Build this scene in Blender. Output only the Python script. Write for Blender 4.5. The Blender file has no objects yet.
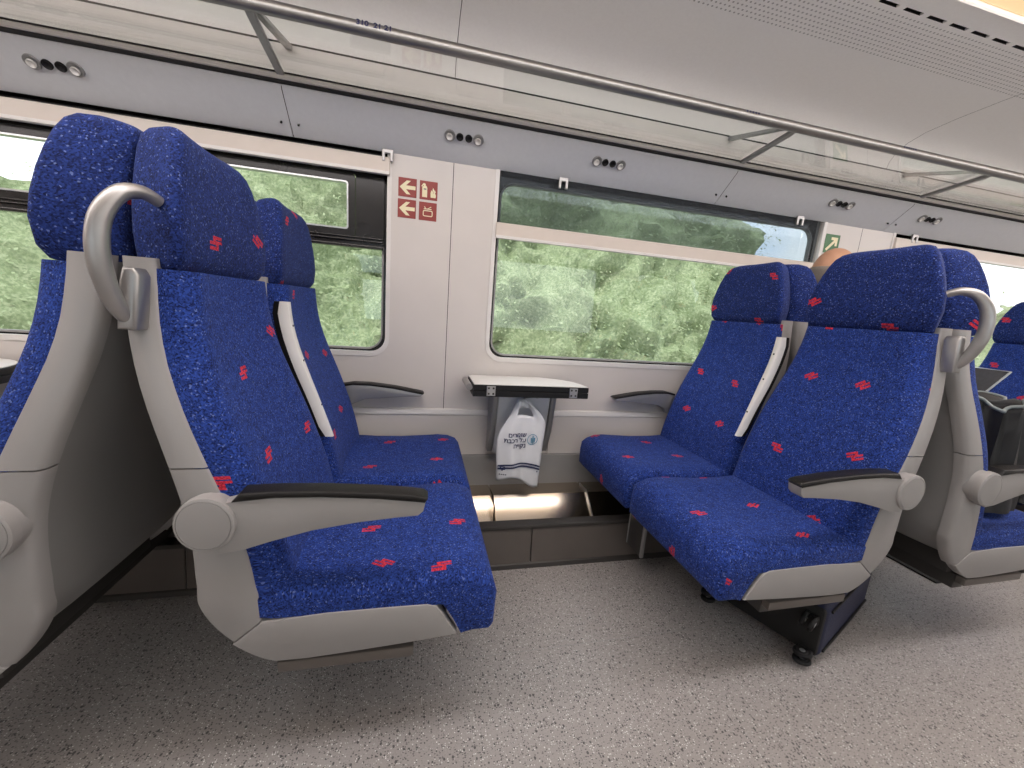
import bpy, bmesh, math, random
from mathutils import Vector, Matrix, noise as mnoise
R_ = math.radians
random.seed(7)
scene = bpy.context.scene
col = scene.collection

# ------------------------------------------------------------------ camera
F_PX = 390.0
YAW, PITCH, ROLL = -0.2367, -0.1865, -0.0762
CAM_H = 1.03
rot = Matrix.Rotation(YAW, 3, 'Z') @ Matrix.Rotation(PITCH, 3, 'X') @ Matrix.Rotation(ROLL, 3, 'Y')
right, fwd, up = rot.col[0], rot.col[1], rot.col[2]
cam_data = bpy.data.cameras.new('camera')
cam = bpy.data.objects.new('camera', cam_data)
col.objects.link(cam)
cam.matrix_world = Matrix(((right.x, up.x, -fwd.x, 0), (right.y, up.y, -fwd.y, 0), (right.z, up.z, -fwd.z, CAM_H), (0, 0, 0, 1)))
cam_data.sensor_width = 36.0
cam_data.lens = 36.0 * F_PX / 1024.0
cam_data.clip_start = 0.02
cam_data.clip_end = 400
scene.camera = cam

# ------------------------------------------------------------------ exposure, sky, sun
scene.view_settings.view_transform = 'Standard'
scene.view_settings.look = 'None'
scene.view_settings.gamma = 1.0
scene.view_settings.use_curve_mapping = False
scene.view_settings.exposure = 0.50

world = bpy.data.worlds.new('cloudy_sky'); scene.world = world
world.use_nodes = True
nt = world.node_tree; nt.nodes.clear()
wo = nt.nodes.new('ShaderNodeOutputWorld'); bg = nt.nodes.new('ShaderNodeBackground')
tc = nt.nodes.new('ShaderNodeTexCoord'); nz = nt.nodes.new('ShaderNodeTexNoise'); cr = nt.nodes.new('ShaderNodeValToRGB')
nz.inputs['Scale'].default_value = 2.6; nz.inputs['Detail'].default_value = 6; nz.inputs['Roughness'].default_value = .55
cr.color_ramp.elements[0].position = .28; cr.color_ramp.elements[0].color = (.50, .68, .95, 1)
cr.color_ramp.elements[1].position = .50; cr.color_ramp.elements[1].color = (.95, .98, 1.0, 1)
nt.links.new(tc.outputs['Generated'], nz.inputs['Vector']); nt.links.new(nz.outputs['Fac'], cr.inputs['Fac'])
nt.links.new(cr.outputs['Color'], bg.inputs['Color']); bg.inputs['Strength'].default_value = 1.5
nt.links.new(bg.outputs['Background'], wo.inputs['Surface'])

sun_data = bpy.data.lights.new('sun', 'SUN'); sun = bpy.data.objects.new('sun', sun_data); col.objects.link(sun)
sun_data.energy = 1.6; sun_data.angle = R_(12); sun_data.color = (1, .95, .86)
sun.rotation_euler = (R_(24), R_(-8), 0)     # high sun behind thin cloud, a little from the seat side

LIGHT_COL = (1.0, .66, .34); LIGHT_POWER = .62; FILL_COL = (1.0, .94, .935); FILL_POWER = 5.2

# ------------------------------------------------------------------ materials
MATS = {}
def principled(name, colr, rough=.5, metal=0, spec=.5):
    m = bpy.data.materials.new(name); m.use_nodes = True
    b = m.node_tree.nodes['Principled BSDF']
    b.inputs['Base Color'].default_value = (*colr, 1); b.inputs['Roughness'].default_value = rough
    b.inputs['Metallic'].default_value = metal; b.inputs['Specular IOR Level'].default_value = spec
    MATS[name] = m
    return m, m.node_tree, b
def N(t, kind, **kw):
    n = t.nodes.new(kind)
    for k, v in kw.items(): setattr(n, k, v)
    return n
def math_node(t, op, a, b=None, c=None, clamp=False):
    n = t.nodes.new('ShaderNodeMath'); n.operation = op; n.use_clamp = clamp
    for i, v in enumerate((a, b, c)):
        if v is None: continue
        if isinstance(v, (int, float)): n.inputs[i].default_value = v
        else: t.links.new(v, n.inputs[i])
    return n.outputs[0]
def mix_col(t, fac, a, b):
    n = t.nodes.new('ShaderNodeMix'); n.data_type = 'RGBA'
    for sock, v in ((n.inputs['Factor'], fac), (n.inputs[6], a), (n.inputs[7], b)):
        if isinstance(v, (int, float)): sock.default_value = v
        elif isinstance(v, tuple): sock.default_value = (*v, 1)
        else: t.links.new(v, sock)
    return n.outputs[2]
def grain(name, colr, rough=.5, metal=0, scale=40, amount=.12, bump=.0, bscale=200, spec=.5):
    """plain surface with faint mottling and fine relief"""
    m, t, b = principled(name, colr, rough, metal, spec)
    tcn = N(t, 'ShaderNodeTexCoord'); nzn = N(t, 'ShaderNodeTexNoise')
    nzn.inputs['Scale'].default_value = scale; nzn.inputs['Detail'].default_value = 4
    t.links.new(tcn.outputs['Object'], nzn.inputs['Vector'])
    lo = tuple(c * (1 - amount) for c in colr); hi = tuple(min(1, c * (1 + amount)) for c in colr)
    t.links.new(mix_col(t, nzn.outputs['Fac'], lo, hi), b.inputs['Base Color'])
    if bump:
        n2 = N(t, 'ShaderNodeTexNoise'); n2.inputs['Scale'].default_value = bscale
        t.links.new(tcn.outputs['Object'], n2.inputs['Vector'])
        bp = N(t, 'ShaderNodeBump'); bp.inputs['Strength'].default_value = bump; bp.inputs['Distance'].default_value = .002
        t.links.new(n2.outputs['Fac'], bp.inputs['Height']); t.links.new(bp.outputs['Normal'], b.inputs['Normal'])
    return m

grain('wall_white', (.61, .57, .54), .42, 0, 6, .05, .05, 300)
grain('wall_grey', (.30, .295, .29), .5, 0, 10, .06, .05, 300)
grain('panel_grey', (.62, .635, .66), .38, .1, 60, .05, .05, 400)
grain('trim_light', (.70, .675, .65), .4, 0, 10, .04)
grain('shell_grey', (.295, .282, .275), .45, 0, 12, .05, .08, 500)
grain('shell_rear', (.235, .228, .225), .48, 0, 12, .05, .08, 500)
grain('dark_gap', (.012, .012, .013), .6)
grain('black_frame', (.014, .013, .013), .22, 0, 8, .2)
grain('black_rubber', (.012, .012, .013), .5, 0, 30, .2, 0, 200, .22)
grain('pad_black', (.010, .009, .0085), .42, 0, 60, .25, .2, 700, .22)
grain('plinth_brown', (.12, .105, .095), .45, .2, 14, .1)
grain('plinth_dark', (.035, .032, .03), .5, 0, 14, .1)
grain('steel', (.66, .57, .47), .22, 1, 30, .06)
grain('handle_metal', (.38, .37, .365), .40, .85, 40, .08)
grain('rail_metal', (.30, .295, .29), .42, 1, 40, .05)
grain('alu', (.55, .56, .57), .3, .85, 40, .05)
grain('cup_metal', (.62, .63, .65), .3, .25, 40, .05)
grain('floor_black', (.006, .006, .006), .75)
grain('bracket_grey', (.30, .30, .30), .4, .5, 40, .05)
grain('beige_bar', (.62, .55, .49), .42, 0, 20, .05)
grain('white_plastic', (.72, .70, .67), .4, 0, 20, .04)
grain('sign_red', (.26, .028, .022), .45, 0, 60, .06)
grain('sign_cream', (.80, .72, .48), .5, 0, 60, .04)
grain('sign_green', (.05, .16, .06), .45, 0, 60, .06)
grain('navy_case', (.006, .010, .045), .62, 0, 200, .35, .3, 900)
grain('skin', (.50, .27, .17), .5, 0, 30, .1)
grain('grey_hair', (.22, .19, .16), .7, 0, 300, .3)
grain('dark_cloth', (.03, .032, .04), .85, 0, 200, .3, .3, 500)
grain('black_cloth', (.010, .010, .011), .6, 0, 200, .3, .2, 500)
grain('trim_cloth', (.22, .25, .25), .6, 0, 200, .2)
grain('bag_white', (.74, .75, .78), .35, 0, 20, .05, .3, 60)
grain('print_navy', (.015, .022, .09), .5)
grain('print_teal', (.10, .28, .42), .5)
grain('screen_dark', (.03, .035, .045), .12, 0, 60, .4)
grain('added_end', (.68, .65, .62), .5, 0, 5, .05)
grain('track_soil', (.42, .39, .34), .9, 0, 3, .3)
grain('bark', (.09, .065, .045), .9, 0, 20, .3)

# ceiling board with fine perforation in one band
m, t, b = principled('ceiling_board', (.47, .44, .42), .55)
tcn = N(t, 'ShaderNodeTexCoord'); sep = N(t, 'ShaderNodeSeparateXYZ'); t.links.new(tcn.outputs['Object'], sep.inputs[0])
PIT = .0175
fx = math_node(t, 'SUBTRACT', math_node(t, 'FRACT', math_node(t, 'DIVIDE', sep.outputs['X'], PIT)), .5)
fy = math_node(t, 'SUBTRACT', math_node(t, 'FRACT', math_node(t, 'DIVIDE', sep.outputs['Y'], PIT)), .5)
rr = math_node(t, 'SQRT', math_node(t, 'ADD', math_node(t, 'MULTIPLY', fx, fx), math_node(t, 'MULTIPLY', fy, fy)))
hole = math_node(t, 'LESS_THAN', rr, .20)
band = math_node(t, 'MULTIPLY', math_node(t, 'LESS_THAN', sep.outputs['Y'], 1.365), math_node(t, 'GREATER_THAN', sep.outputs['Y'], 1.185))
fac = math_node(t, 'MULTIPLY', hole, band)
nzn = N(t, 'ShaderNodeTexNoise'); nzn.inputs['Scale'].default_value = 90; t.links.new(tcn.outputs['Object'], nzn.inputs['Vector'])
base = mix_col(t, nzn.outputs['Fac'], (.82, .80, .785), (.88, .865, .85))
t.links.new(mix_col(t, fac, base, (.36, .35, .34)), b.inputs['Base Color'])

# speckled vinyl floor
m, t, b = principled('floor_vinyl', (.3, .28, .26), .33)
tcn = N(t, 'ShaderNodeTexCoord')
nzn = N(t, 'ShaderNodeTexNoise'); nzn.inputs['Scale'].default_value = 260; nzn.inputs['Detail'].default_value = 3; t.links.new(tcn.outputs['Object'], nzn.inputs['Vector'])
nz2 = N(t, 'ShaderNodeTexNoise'); nz2.inputs['Scale'].default_value = 3; t.links.new(tcn.outputs['Object'], nz2.inputs['Vector'])
base = mix_col(t, nzn.outputs['Fac'], (.245, .226, .218), (.41, .385, .372))
base = mix_col(t, math_node(t, 'MULTIPLY', nz2.outputs['Fac'], .25), base, (.285, .255, .24))
def flecks(scale, size, keep, stretch=1.0):
    mp = N(t, 'ShaderNodeMapping'); mp.inputs['Scale'].default_value = (scale, scale * stretch, scale); t.links.new(tcn.outputs['Object'], mp.inputs['Vector'])
    v = N(t, 'ShaderNodeTexVoronoi'); v.inputs['Scale'].default_value = 1; v.voronoi_dimensions = '2D'; t.links.new(mp.outputs[0], v.inputs['Vector'])
    sp = N(t, 'ShaderNodeSeparateColor'); t.links.new(v.outputs['Color'], sp.inputs[0])
    thr = math_node(t, 'MULTIPLY', sp.outputs[1], size)
    return math_node(t, 'MULTIPLY', math_node(t, 'LESS_THAN', v.outputs['Distance'], thr), math_node(t, 'LESS_THAN', sp.outputs[0], keep))
dark = flecks(170, .45, .45, 1.5); dark2 = flecks(110, .34, .32, .8); lite = flecks(200, .34, .25)
base = mix_col(t, math_node(t, 'MULTIPLY', dark, .75), base, (.045, .042, .042))
base = mix_col(t, math_node(t, 'MULTIPLY', dark2, .8), base, (.03, .03, .032))
base = mix_col(t, lite, base, (.75, .75, .73))
t.links.new(base, b.inputs['Base Color'])
t.links.new(math_node(t, 'SUBTRACT', .33, math_node(t, 'MULTIPLY', lite, .18)), b.inputs['Roughness'])
bp = N(t, 'ShaderNodeBump'); bp.inputs['Strength'].default_value = .25; bp.inputs['Distance'].default_value = .001
nz3 = N(t, 'ShaderNodeTexNoise'); nz3.inputs['Scale'].default_value = 420; t.links.new(tcn.outputs['Object'], nz3.inputs['Vector'])
t.links.new(nz3.outputs['Fac'], bp.inputs['Height']); t.links.new(bp.outputs['Normal'], b.inputs['Normal'])

# blue plush with a sprinkled red woven mark (UVs are metres; obj.color shifts the print)
def plush(name, lo, hi):
    m, t, b = principled(name, hi, .9, 0, .25)
    uv = N(t, 'ShaderNodeUVMap'); oi = N(t, 'ShaderNodeObjectInfo')
    add = N(t, 'ShaderNodeVectorMath', operation='ADD'); t.links.new(uv.outputs[0], add.inputs[0]); t.links.new(oi.outputs['Color'], add.inputs[1])
    P = add.outputs[0]
    n1 = N(t, 'ShaderNodeTexNoise'); n1.inputs['Scale'].default_value = 260; n1.inputs['Detail'].default_value = 2; n1.inputs['Roughness'].default_value = .6
    t.links.new(P, n1.inputs['Vector'])
    vs = N(t, 'ShaderNodeTexVoronoi'); vs.voronoi_dimensions = '2D'; vs.inputs['Scale'].default_value = 400; t.links.new(P, vs.inputs['Vector'])
    vc = N(t, 'ShaderNodeSeparateColor'); t.links.new(vs.outputs['Color'], vc.inputs[0])
    n3 = N(t, 'ShaderNodeTexNoise'); n3.inputs['Scale'].default_value = 28; n3.inputs['Detail'].default_value = 3; t.links.new(P, n3.inputs['Vector'])
    sv = math_node(t, 'ADD', math_node(t, 'MULTIPLY', vc.outputs[0], .42), math_node(t, 'ADD', math_node(t, 'MULTIPLY', n1.outputs['Fac'], .42), math_node(t, 'MULTIPLY', n3.outputs['Fac'], .22)))
    r1 = N(t, 'ShaderNodeMapRange'); r1.inputs[1].default_value = .30; r1.inputs[2].default_value = .78; t.links.new(sv, r1.inputs[0])
    base = mix_col(t, r1.outputs[0], lo, hi)
    sp = math_node(t, 'MULTIPLY', math_node(t, 'GREATER_THAN', vc.outputs[1], .965), .4)
    base = mix_col(t, sp, base, (.24, .32, .66))
    SC = 4.3
    v = N(t, 'ShaderNodeTexVoronoi'); v.voronoi_dimensions = '2D'; v.inputs['Scale'].default_value = SC; v.inputs['Randomness'].default_value = .5
    t.links.new(P, v.inputs['Vector'])
    sub = N(t, 'ShaderNodeVectorMath', operation='SUBTRACT'); t.links.new(P, sub.inputs[0]); t.links.new(v.outputs['Position'], sub.inputs[1])
    cs = N(t, 'ShaderNodeSeparateColor'); t.links.new(v.outputs['Color'], cs.inputs[0])
    vr = N(t, 'ShaderNodeVectorRotate', rotation_type='Z_AXIS'); t.links.new(sub.outputs[0], vr.inputs['Vector'])
    t.links.new(math_node(t, 'MULTIPLY', math_node(t, 'GREATER_THAN', cs.outputs[1], .5), .55), vr.inputs['Angle'])
    sx = N(t, 'ShaderNodeSeparateXYZ'); t.links.new(vr.outputs[0], sx.inputs[0])
    a = math_node(t, 'DIVIDE', sx.outputs['X'], .046); c = math_node(t, 'DIVIDE', sx.outputs['Y'], .033)
    def rect(a0, a1, b0, b1):
        x = math_node(t, 'LESS_THAN', math_node(t, 'ABSOLUTE', math_node(t, 'SUBTRACT', a, (a0 + a1) / 2)), (a1 - a0) / 2)
        y = math_node(t, 'LESS_THAN', math_node(t, 'ABSOLUTE', math_node(t, 'SUBTRACT', c, (b0 + b1) / 2)), (b1 - b0) / 2)
        return math_node(t, 'MULTIPLY', x, y)
    # two interlocked hooks
    parts = [rect(-.22, .5, .22, .42), rect(-.5, .22, -.42, -.22), rect(-.22, -.02, -.02, .42), rect(.02, .22, -.42, .02),
             rect(-.5, .06, -.10, .08), rect(-.06, .5, -.02, .14)]
    msk = parts[0]
    for q in parts[1:]: msk = math_node(t, 'MAXIMUM', msk, q)
    red = mix_col(t, r1.outputs[0], (.30, .008, .018), (.80, .045, .06))
    base = mix_col(t, math_node(t, 'MULTIPLY', msk, .93), base, red)
    t.links.new(base, b.inputs['Base Color'])
    b.inputs['Sheen Weight'].default_value = .08; b.inputs['Sheen Roughness'].default_value = .5; b.inputs['Sheen Tint'].default_value = (.35, .45, .9, 1)
    bp = N(t, 'ShaderNodeBump'); bp.inputs['Strength'].default_value = .25; bp.inputs['Distance'].default_value = .002
    t.links.new(n1.outputs['Fac'], bp.inputs['Height']); t.links.new(bp.outputs['Normal'], b.inputs['Normal'])
plush('plush_blue', (.002, .005, .050), (.026, .069, .34))
plush('plush_navy', (.002, .004, .036), (.018, .044, .22))

# clear sheet: transparent with a Fresnel gloss
def sheet_glass(name, tint, gloss=1.0, ior=1.5, rough=.0):
    m = bpy.data.materials.new(name); m.use_nodes = True; t = m.node_tree; t.nodes.clear(); MATS[name] = m
    o = N(t, 'ShaderNodeOutputMaterial'); tr = N(t, 'ShaderNodeBsdfTransparent'); gl = N(t, 'ShaderNodeBsdfGlossy'); mx = N(t, 'ShaderNodeMixShader')
    lw = N(t, 'ShaderNodeLayerWeight'); lw.inputs['Blend'].default_value = .5
    f0 = ((ior - 1) / (ior + 1)) ** 2
    sch = math_node(t, 'ADD', f0, math_node(t, 'MULTIPLY', math_node(t, 'POWER', lw.outputs['Facing'], 5.0), 1 - f0))
    tr.inputs['Color'].default_value = (*tint, 1); gl.inputs['Roughness'].default_value = rough
    t.links.new(math_node(t, 'MULTIPLY', sch, gloss, clamp=True), mx.inputs[0])
    t.links.new(tr.outputs[0], mx.inputs[1]); t.links.new(gl.outputs[0], mx.inputs[2]); t.links.new(mx.outputs[0], o.inputs['Surface'])
sheet_glass('window_glass', (.88, .92, .91), 2.4, 1.5)
sheet_glass('rack_glass', (.90, .91, .90), 1.5, 1.5)
# see-through roller screen
m = bpy.data.materials.new('screen_fabric'); m.use_nodes = True; t = m.node_tree; t.nodes.clear(); MATS['screen_fabric'] = m
o = N(t, 'ShaderNodeOutputMaterial'); tr = N(t, 'ShaderNodeBsdfTransparent'); df = N(t, 'ShaderNodeBsdfDiffuse'); mx = N(t, 'ShaderNodeMixShader')
df.inputs['Color'].default_value = (.07, .075, .08, 1); mx.inputs[0].default_value = .34; tr.inputs['Color'].default_value = (.93, .97, 1, 1)
t.links.new(tr.outputs[0], mx.inputs[1]); t.links.new(df.outputs[0], mx.inputs[2]); t.links.new(mx.outputs[0], o.inputs['Surface'])
# strip lamp diffuser, then the glow of the added fill lamp
m = bpy.data.materials.new('lamp_diffuser'); m.use_nodes = True; t = m.node_tree; MATS['lamp_diffuser'] = m
b = t.nodes['Principled BSDF']; b.inputs['Base Color'].default_value = (.35, .27, .18, 1)
b.inputs['Emission Color'].default_value = (*LIGHT_COL, 1); b.inputs['Emission Strength'].default_value = LIGHT_POWER
m = bpy.data.materials.new('fill_diffuser'); m.use_nodes = True; t = m.node_tree; MATS['fill_diffuser'] = m
b = t.nodes['Principled BSDF']; b.inputs['Base Color'].default_value = (.85, .83, .8, 1)
b.inputs['Emission Color'].default_value = (*FILL_COL, 1); b.inputs['Emission Strength'].default_value = FILL_POWER
# foliage
m, t, b = principled('foliage', (.2, .3, .1), .8, 0, .2)
tcn = N(t, 'ShaderNodeTexCoord')
n1 = N(t, 'ShaderNodeTexNoise'); n1.inputs['Scale'].default_value = .9; n1.inputs['Detail'].default_value = 5; t.links.new(tcn.outputs['Object'], n1.inputs['Vector'])
n2 = N(t, 'ShaderNodeTexNoise'); n2.inputs['Scale'].default_value = 7; n2.inputs['Detail'].default_value = 4; t.links.new(tcn.outputs['Object'], n2.inputs['Vector'])
c1 = mix_col(t, n1.outputs['Fac'], (.19, .245, .125), (.40, .465, .27))
r1 = N(t, 'ShaderNodeMapRange'); r1.inputs[1].default_value = .35; r1.inputs[2].default_value = .7; t.links.new(n2.outputs['Fac'], r1.inputs[0])
n4 = N(t, 'ShaderNodeTexNoise'); n4.inputs['Scale'].default_value = 24; n4.inputs['Detail'].default_value = 3; t.links.new(tcn.outputs['Object'], n4.inputs['Vector'])
r4 = N(t, 'ShaderNodeMapRange'); r4.inputs[1].default_value = .38; r4.inputs[2].default_value = .62; t.links.new(n4.outputs['Fac'], r4.inputs[0])
c2 = mix_col(t, r1.outputs[0], c1, (.46, .51, .33))
t.links.new(mix_col(t, r4.outputs[0], (.21, .27, .14), c2), b.inputs['Base Color'])

# ------------------------------------------------------------------ mesh helpers
def link(name, me, mat=None, parent=None):
    o = bpy.data.objects.new(name, me); col.objects.link(o)
    if mat and me is not None: me.materials.append(MATS[mat])
    if parent is not None: o.parent = parent
    return o
def finish(name, bm, mat, parent=None, smooth=35, normals=True):
    if normals: bmesh.ops.recalc_face_normals(bm, faces=bm.faces[:])
    me = bpy.data.meshes.new(name); bm.to_mesh(me); bm.free()
    if smooth:
        for p in me.polygons: p.use_smooth = True
        me.set_sharp_from_angle(angle=R_(smooth))
    return link(name, me, mat, parent)
def tag(o, label, cat, group=None, kind=None):
    o['label'] = label
    if cat: o['category'] = cat
    if group: o['group'] = group
    if kind: o['kind'] = kind
    return o
def empty(name, loc=(0, 0, 0), rz=0):
    o = bpy.data.objects.new(name, None); col.objects.link(o); o.location = loc; o.rotation_euler = (0, 0, rz); o.empty_display_size = .1
    return o
def structure(o): o['kind'] = 'structure'; return o
def bm_box(bm, lo, hi, bev=0, seg=2):
    b2 = bmesh.new()
    bmesh.ops.create_cube(b2, size=1)
    for v in b2.verts: v.co = Vector(((lo[i] + hi[i]) / 2 + v.co[i] * (hi[i] - lo[i]) for i in range(3)))
    if bev: bmesh.ops.bevel(b2, geom=b2.edges[:], offset=bev, segments=seg, affect='EDGES', profile=.5)
    tmp = bpy.data.meshes.new('tmp'); b2.to_mesh(tmp); b2.free(); bm.from_mesh(tmp); bpy.data.meshes.remove(tmp)
def box(name, lo, hi, mat, parent=None, bev=.003, seg=2):
    bm = bmesh.new(); bm_box(bm, lo, hi, bev, seg); return finish(name, bm, mat, parent)
def prism(name, poly, axis, a, b, mat, parent=None, bev=0, seg=2, smooth=35):
    """poly in the two other axes (order x,y,z without axis), extruded from a to b"""
    bm = bmesh.new()
    def P(p, c):
        return {'x': (c, p[0], p[1]), 'y': (p[0], c, p[1]), 'z': (p[0], p[1], c)}[axis]
    v0 = [bm.verts.new(P(p, a)) for p in poly]; v1 = [bm.verts.new(P(p, b)) for p in poly]
    n = len(poly)
    bm.faces.new(v0); bm.faces.new(v1[::-1])
    for i in range(n): bm.faces.new((v0[i], v1[i], v1[(i + 1) % n], v0[(i + 1) % n]))
    if bev:
        bmesh.ops.recalc_face_normals(bm, faces=bm.faces[:])
        cap = [e for e in bm.edges if abs(e.verts[0].co['xyz'.index(axis)] - e.verts[1].co['xyz'.index(axis)]) < 1e-6]
        bmesh.ops.bevel(bm, geom=cap, offset=bev, segments=seg, affect='EDGES', profile=.5, clamp_overlap=True)
    return finish(name, bm, mat, parent, smooth)
def strip(name, prof, x0, x1, mat, parent=None, thick=None, smooth=35):
    """open (y,z) profile drawn along x; thick pushes a second skin by (dy,dz)"""
    if thick:
        poly = list(prof) + [(p[0] + thick[0], p[1] + thick[1]) for p in reversed(prof)]
        return prism(name, poly, 'x', x0, x1, mat, parent, 0, 2, smooth)
    bm = bmesh.new()
    a = [bm.verts.new((x0, *p)) for p in prof]; b = [bm.verts.new((x1, *p)) for p in prof]
    for i in range(len(prof) - 1): bm.faces.new((a[i], b[i], b[i + 1], a[i + 1]))
    return finish(name, bm, mat, parent, smooth)
def loft(name, rings, mat, parent=None, caps=True, smooth=40, flip=1, uvs=True, uoff=0.0):
    bm = bmesh.new(); uvl = bm.loops.layers.uv.new('UVMap')
    rv = [[bm.verts.new((p[0] * flip, p[1], p[2])) for p in r] for r in rings]
    n = len(rings[0])
    # perimeter and path coordinates in metres
    mid = rings[len(rings) // 2]; per = [0]
    for i in range(n): per.append(per[-1] + (Vector(mid[(i + 1) % n]) - Vector(mid[i])).length)
    cen = [sum((Vector(p) for p in r), Vector()) / n for r in rings]
    path = [0]
    for i in range(len(rings) - 1): path.append(path[-1] + max((cen[i + 1] - cen[i]).length, (Vector(rings[i + 1][0]) - Vector(rings[i][0])).length * .5))
    for k in range(len(rings) - 1):
        for i in range(n):
            j = (i + 1) % n
            f = bm.faces.new((rv[k][i], rv[k][j], rv[k + 1][j], rv[k + 1][i]))
            for lp, (a, c) in zip(f.loops, ((per[i], path[k]), (per[i + 1], path[k]), (per[i + 1], path[k + 1]), (per[i], path[k + 1]))): lp[uvl].uv = (a + uoff, c)
    if caps:
        for r, k in ((rv[0], 0), (rv[-1], len(rings) - 1)):
            f = bm.faces.new(r)
            ax = max(range(3), key=lambda i: min(1, 1) if False else 0)
            for lp in f.loops:
                c = lp.vert.co; lp[uvl].uv = (c.x + c.y * .7, c.z + c.y * .3)
    return finish(name, bm, mat, parent, smooth)
def tube(name, pts, rad, mat, parent=None, seg=12, flat=None, smooth=60, res=1):
    """sweep a circle (or ellipse, flat=(ra,rb) per point) along points"""
    P = [Vector(p) for p in pts]
    if res > 1:
        Q = []; RR = []
        rads = rad if isinstance(rad, (list, tuple)) else [rad] * len(P)
        for i in range(len(P) - 1):
            p0 = P[max(i - 1, 0)]; p1 = P[i]; p2 = P[i + 1]; p3 = P[min(i + 2, len(P) - 1)]
            for k in range(res):
                s = k / res
                Q.append(.5 * ((2 * p1) + (p2 - p0) * s + (2 * p0 - 5 * p1 + 4 * p2 - p3) * s * s + (3 * p1 - p0 - 3 * p2 + p3) * s ** 3))
                RR.append(rads[i] * (1 - s) + rads[i + 1] * s)
        Q.append(P[-1]); RR.append(rads[-1]); P = Q; rad = RR
    rads = rad if isinstance(rad, (list, tuple)) else [rad] * len(P)
    rings = []; ref = None
    for i, p in enumerate(P):
        tg = (P[min(i + 1, len(P) - 1)] - P[max(i - 1, 0)]).normalized()
        if ref is None:
            ref = Vector((0, 0, 1)) if abs(tg.z) < .9 else Vector((0, 1, 0))
        s = tg.cross(ref).normalized(); ref = s.cross(tg).normalized()
        fa, fb = flat if flat else (1, 1)
        rings.append([tuple(p + rads[i] * (s * math.cos(a) * fa + ref * math.sin(a) * fb)) for a in (2 * math.pi * k / seg for k in range(seg))])
    return loft(name, rings, mat, parent, True, smooth)
def lerp_table(tab, z):
    if z <= tab[0][0]: return tab[0][1:]
    for a, b in zip(tab, tab[1:]):
        if z <= b[0]:
            s = (z - a[0]) / (b[0] - a[0])
            return tuple(x + (y - x) * s for x, y in zip(a[1:], b[1:]))
    return tab[-1][1:]
def smooth_table(tab, z, w=.05):
    vals = [lerp_table(tab, z + d) for d in (-w, -w / 2, 0, w / 2, w)]
    return tuple(sum(v[i] for v in vals) / 5 for i in range(len(vals[0])))
def round_rect(x0, x1, z0, z1, rs, n=6):
    """ccw loop; rs = radii (bl, br, tr, tl)"""
    pts = []
    for (cx, cz, a0, r) in ((x0, z0, 180, rs[0]), (x1, z0, 270, rs[1]), (x1, z1, 0, rs[2]), (x0, z1, 90, rs[3])):
        ox = cx + (r if cx == x0 else -r); oz = cz + (r if cz == z0 else -r)
        for k in range(n + 1):
            a = R_(a0 + 90 * k / n); pts.append((ox + r * math.cos(a), oz + r * math.sin(a)))
    return pts
def text_mesh(name, body, size, mat, parent, matrix, align='CENTER', extrude=.0004):
    cu = bpy.data.curves.new('tmp_text', 'FONT'); cu.body = body; cu.size = size; cu.align_x = align; cu.align_y = 'CENTER'; cu.extrude = extrude; cu.offset = size * .022
    to = bpy.data.objects.new('tmp_text', cu); col.objects.link(to)
    dg = bpy.context.evaluated_depsgraph_get()
    me = bpy.data.meshes.new_from_object(to.evaluated_get(dg))
    bpy.data.objects.remove(to); bpy.data.curves.remove(cu)
    me.transform(matrix); me.materials.clear()
    return link(name, me, mat, parent)

# ------------------------------------------------------------------ the cabin shell
X0, X1 = -4.2, 6.6
WY = 1.85
def mirror_y(y): return 1.0 - y

floor = structure(box('floor', (X0, -.9, -.06), (X1, 1.9, 0), 'floor_vinyl', None, 0))
floor_seam = box('floor_seam', (X0, .9795, 0), (X1, .9815, .0006), 'wall_grey', floor, 0)

# wall with window openings, made of tiles between the vertical joints
WIN = [(-2.03, -.152), (.312, 2.15), (2.665, 4.50)]
JOINTS = [-4.2, -2.26, .115, 2.42, 4.73, 6.6]
ZB, ZT = .525, 1.69
def wall_tile(name, xa, xb, hole, parent, yw, out, mat='wall_white'):
    """flat tile in the xz plane at y=yw, with a rounded window hole; out = +1 reveals go to +y"""
    bm = bmesh.new(); g = .0015
    xa += g; xb -= g
    if hole is None:
        bm.faces.new([bm.verts.new(p) for p in ((xa, yw, ZB), (xb, yw, ZB), (xb, yw, ZT), (xa, yw, ZT))])
    else:
        hx0, hx1 = hole; hz0, hz1 = .795, 1.655
        rs = (.07, .07, .012, .012)
        loop = round_rect(hx0, hx1, hz0, hz1, rs)
        n = len(loop); q = n // 4
        outer = []
        for i in range(n):
            c = i // q
            outer.append(((xa, ZB), (xb, ZB), (xb, ZT), (xa, ZT))[c])
        vo = [bm.verts.new((xx, yw, zz)) for xx, zz in ((xa, ZB), (xb, ZB), (xb, ZT), (xa, ZT))]
        vi = [bm.verts.new((p[0], yw, p[1])) for p in loop]
        vr = [bm.verts.new((p[0], yw + out * .012, p[1])) for p in loop]
        vd = [bm.verts.new((p[0] * 1 , yw + out * .05, p[1])) for p in loop]
        for i in range(n):
            j = (i + 1) % n; ci, cj = i // q, j // q
            if ci == cj: bm.faces.new((vo[ci], vi[i], vi[j]))
            else: bm.faces.new((vo[ci], vi[i], vi[j], vo[cj]))
            bm.faces.new((vi[i], vr[i], vr[j], vi[j])); bm.faces.new((vr[i], vd[i], vd[j], vr[j]))
    return finish(name, bm, mat, parent, 30)
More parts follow.
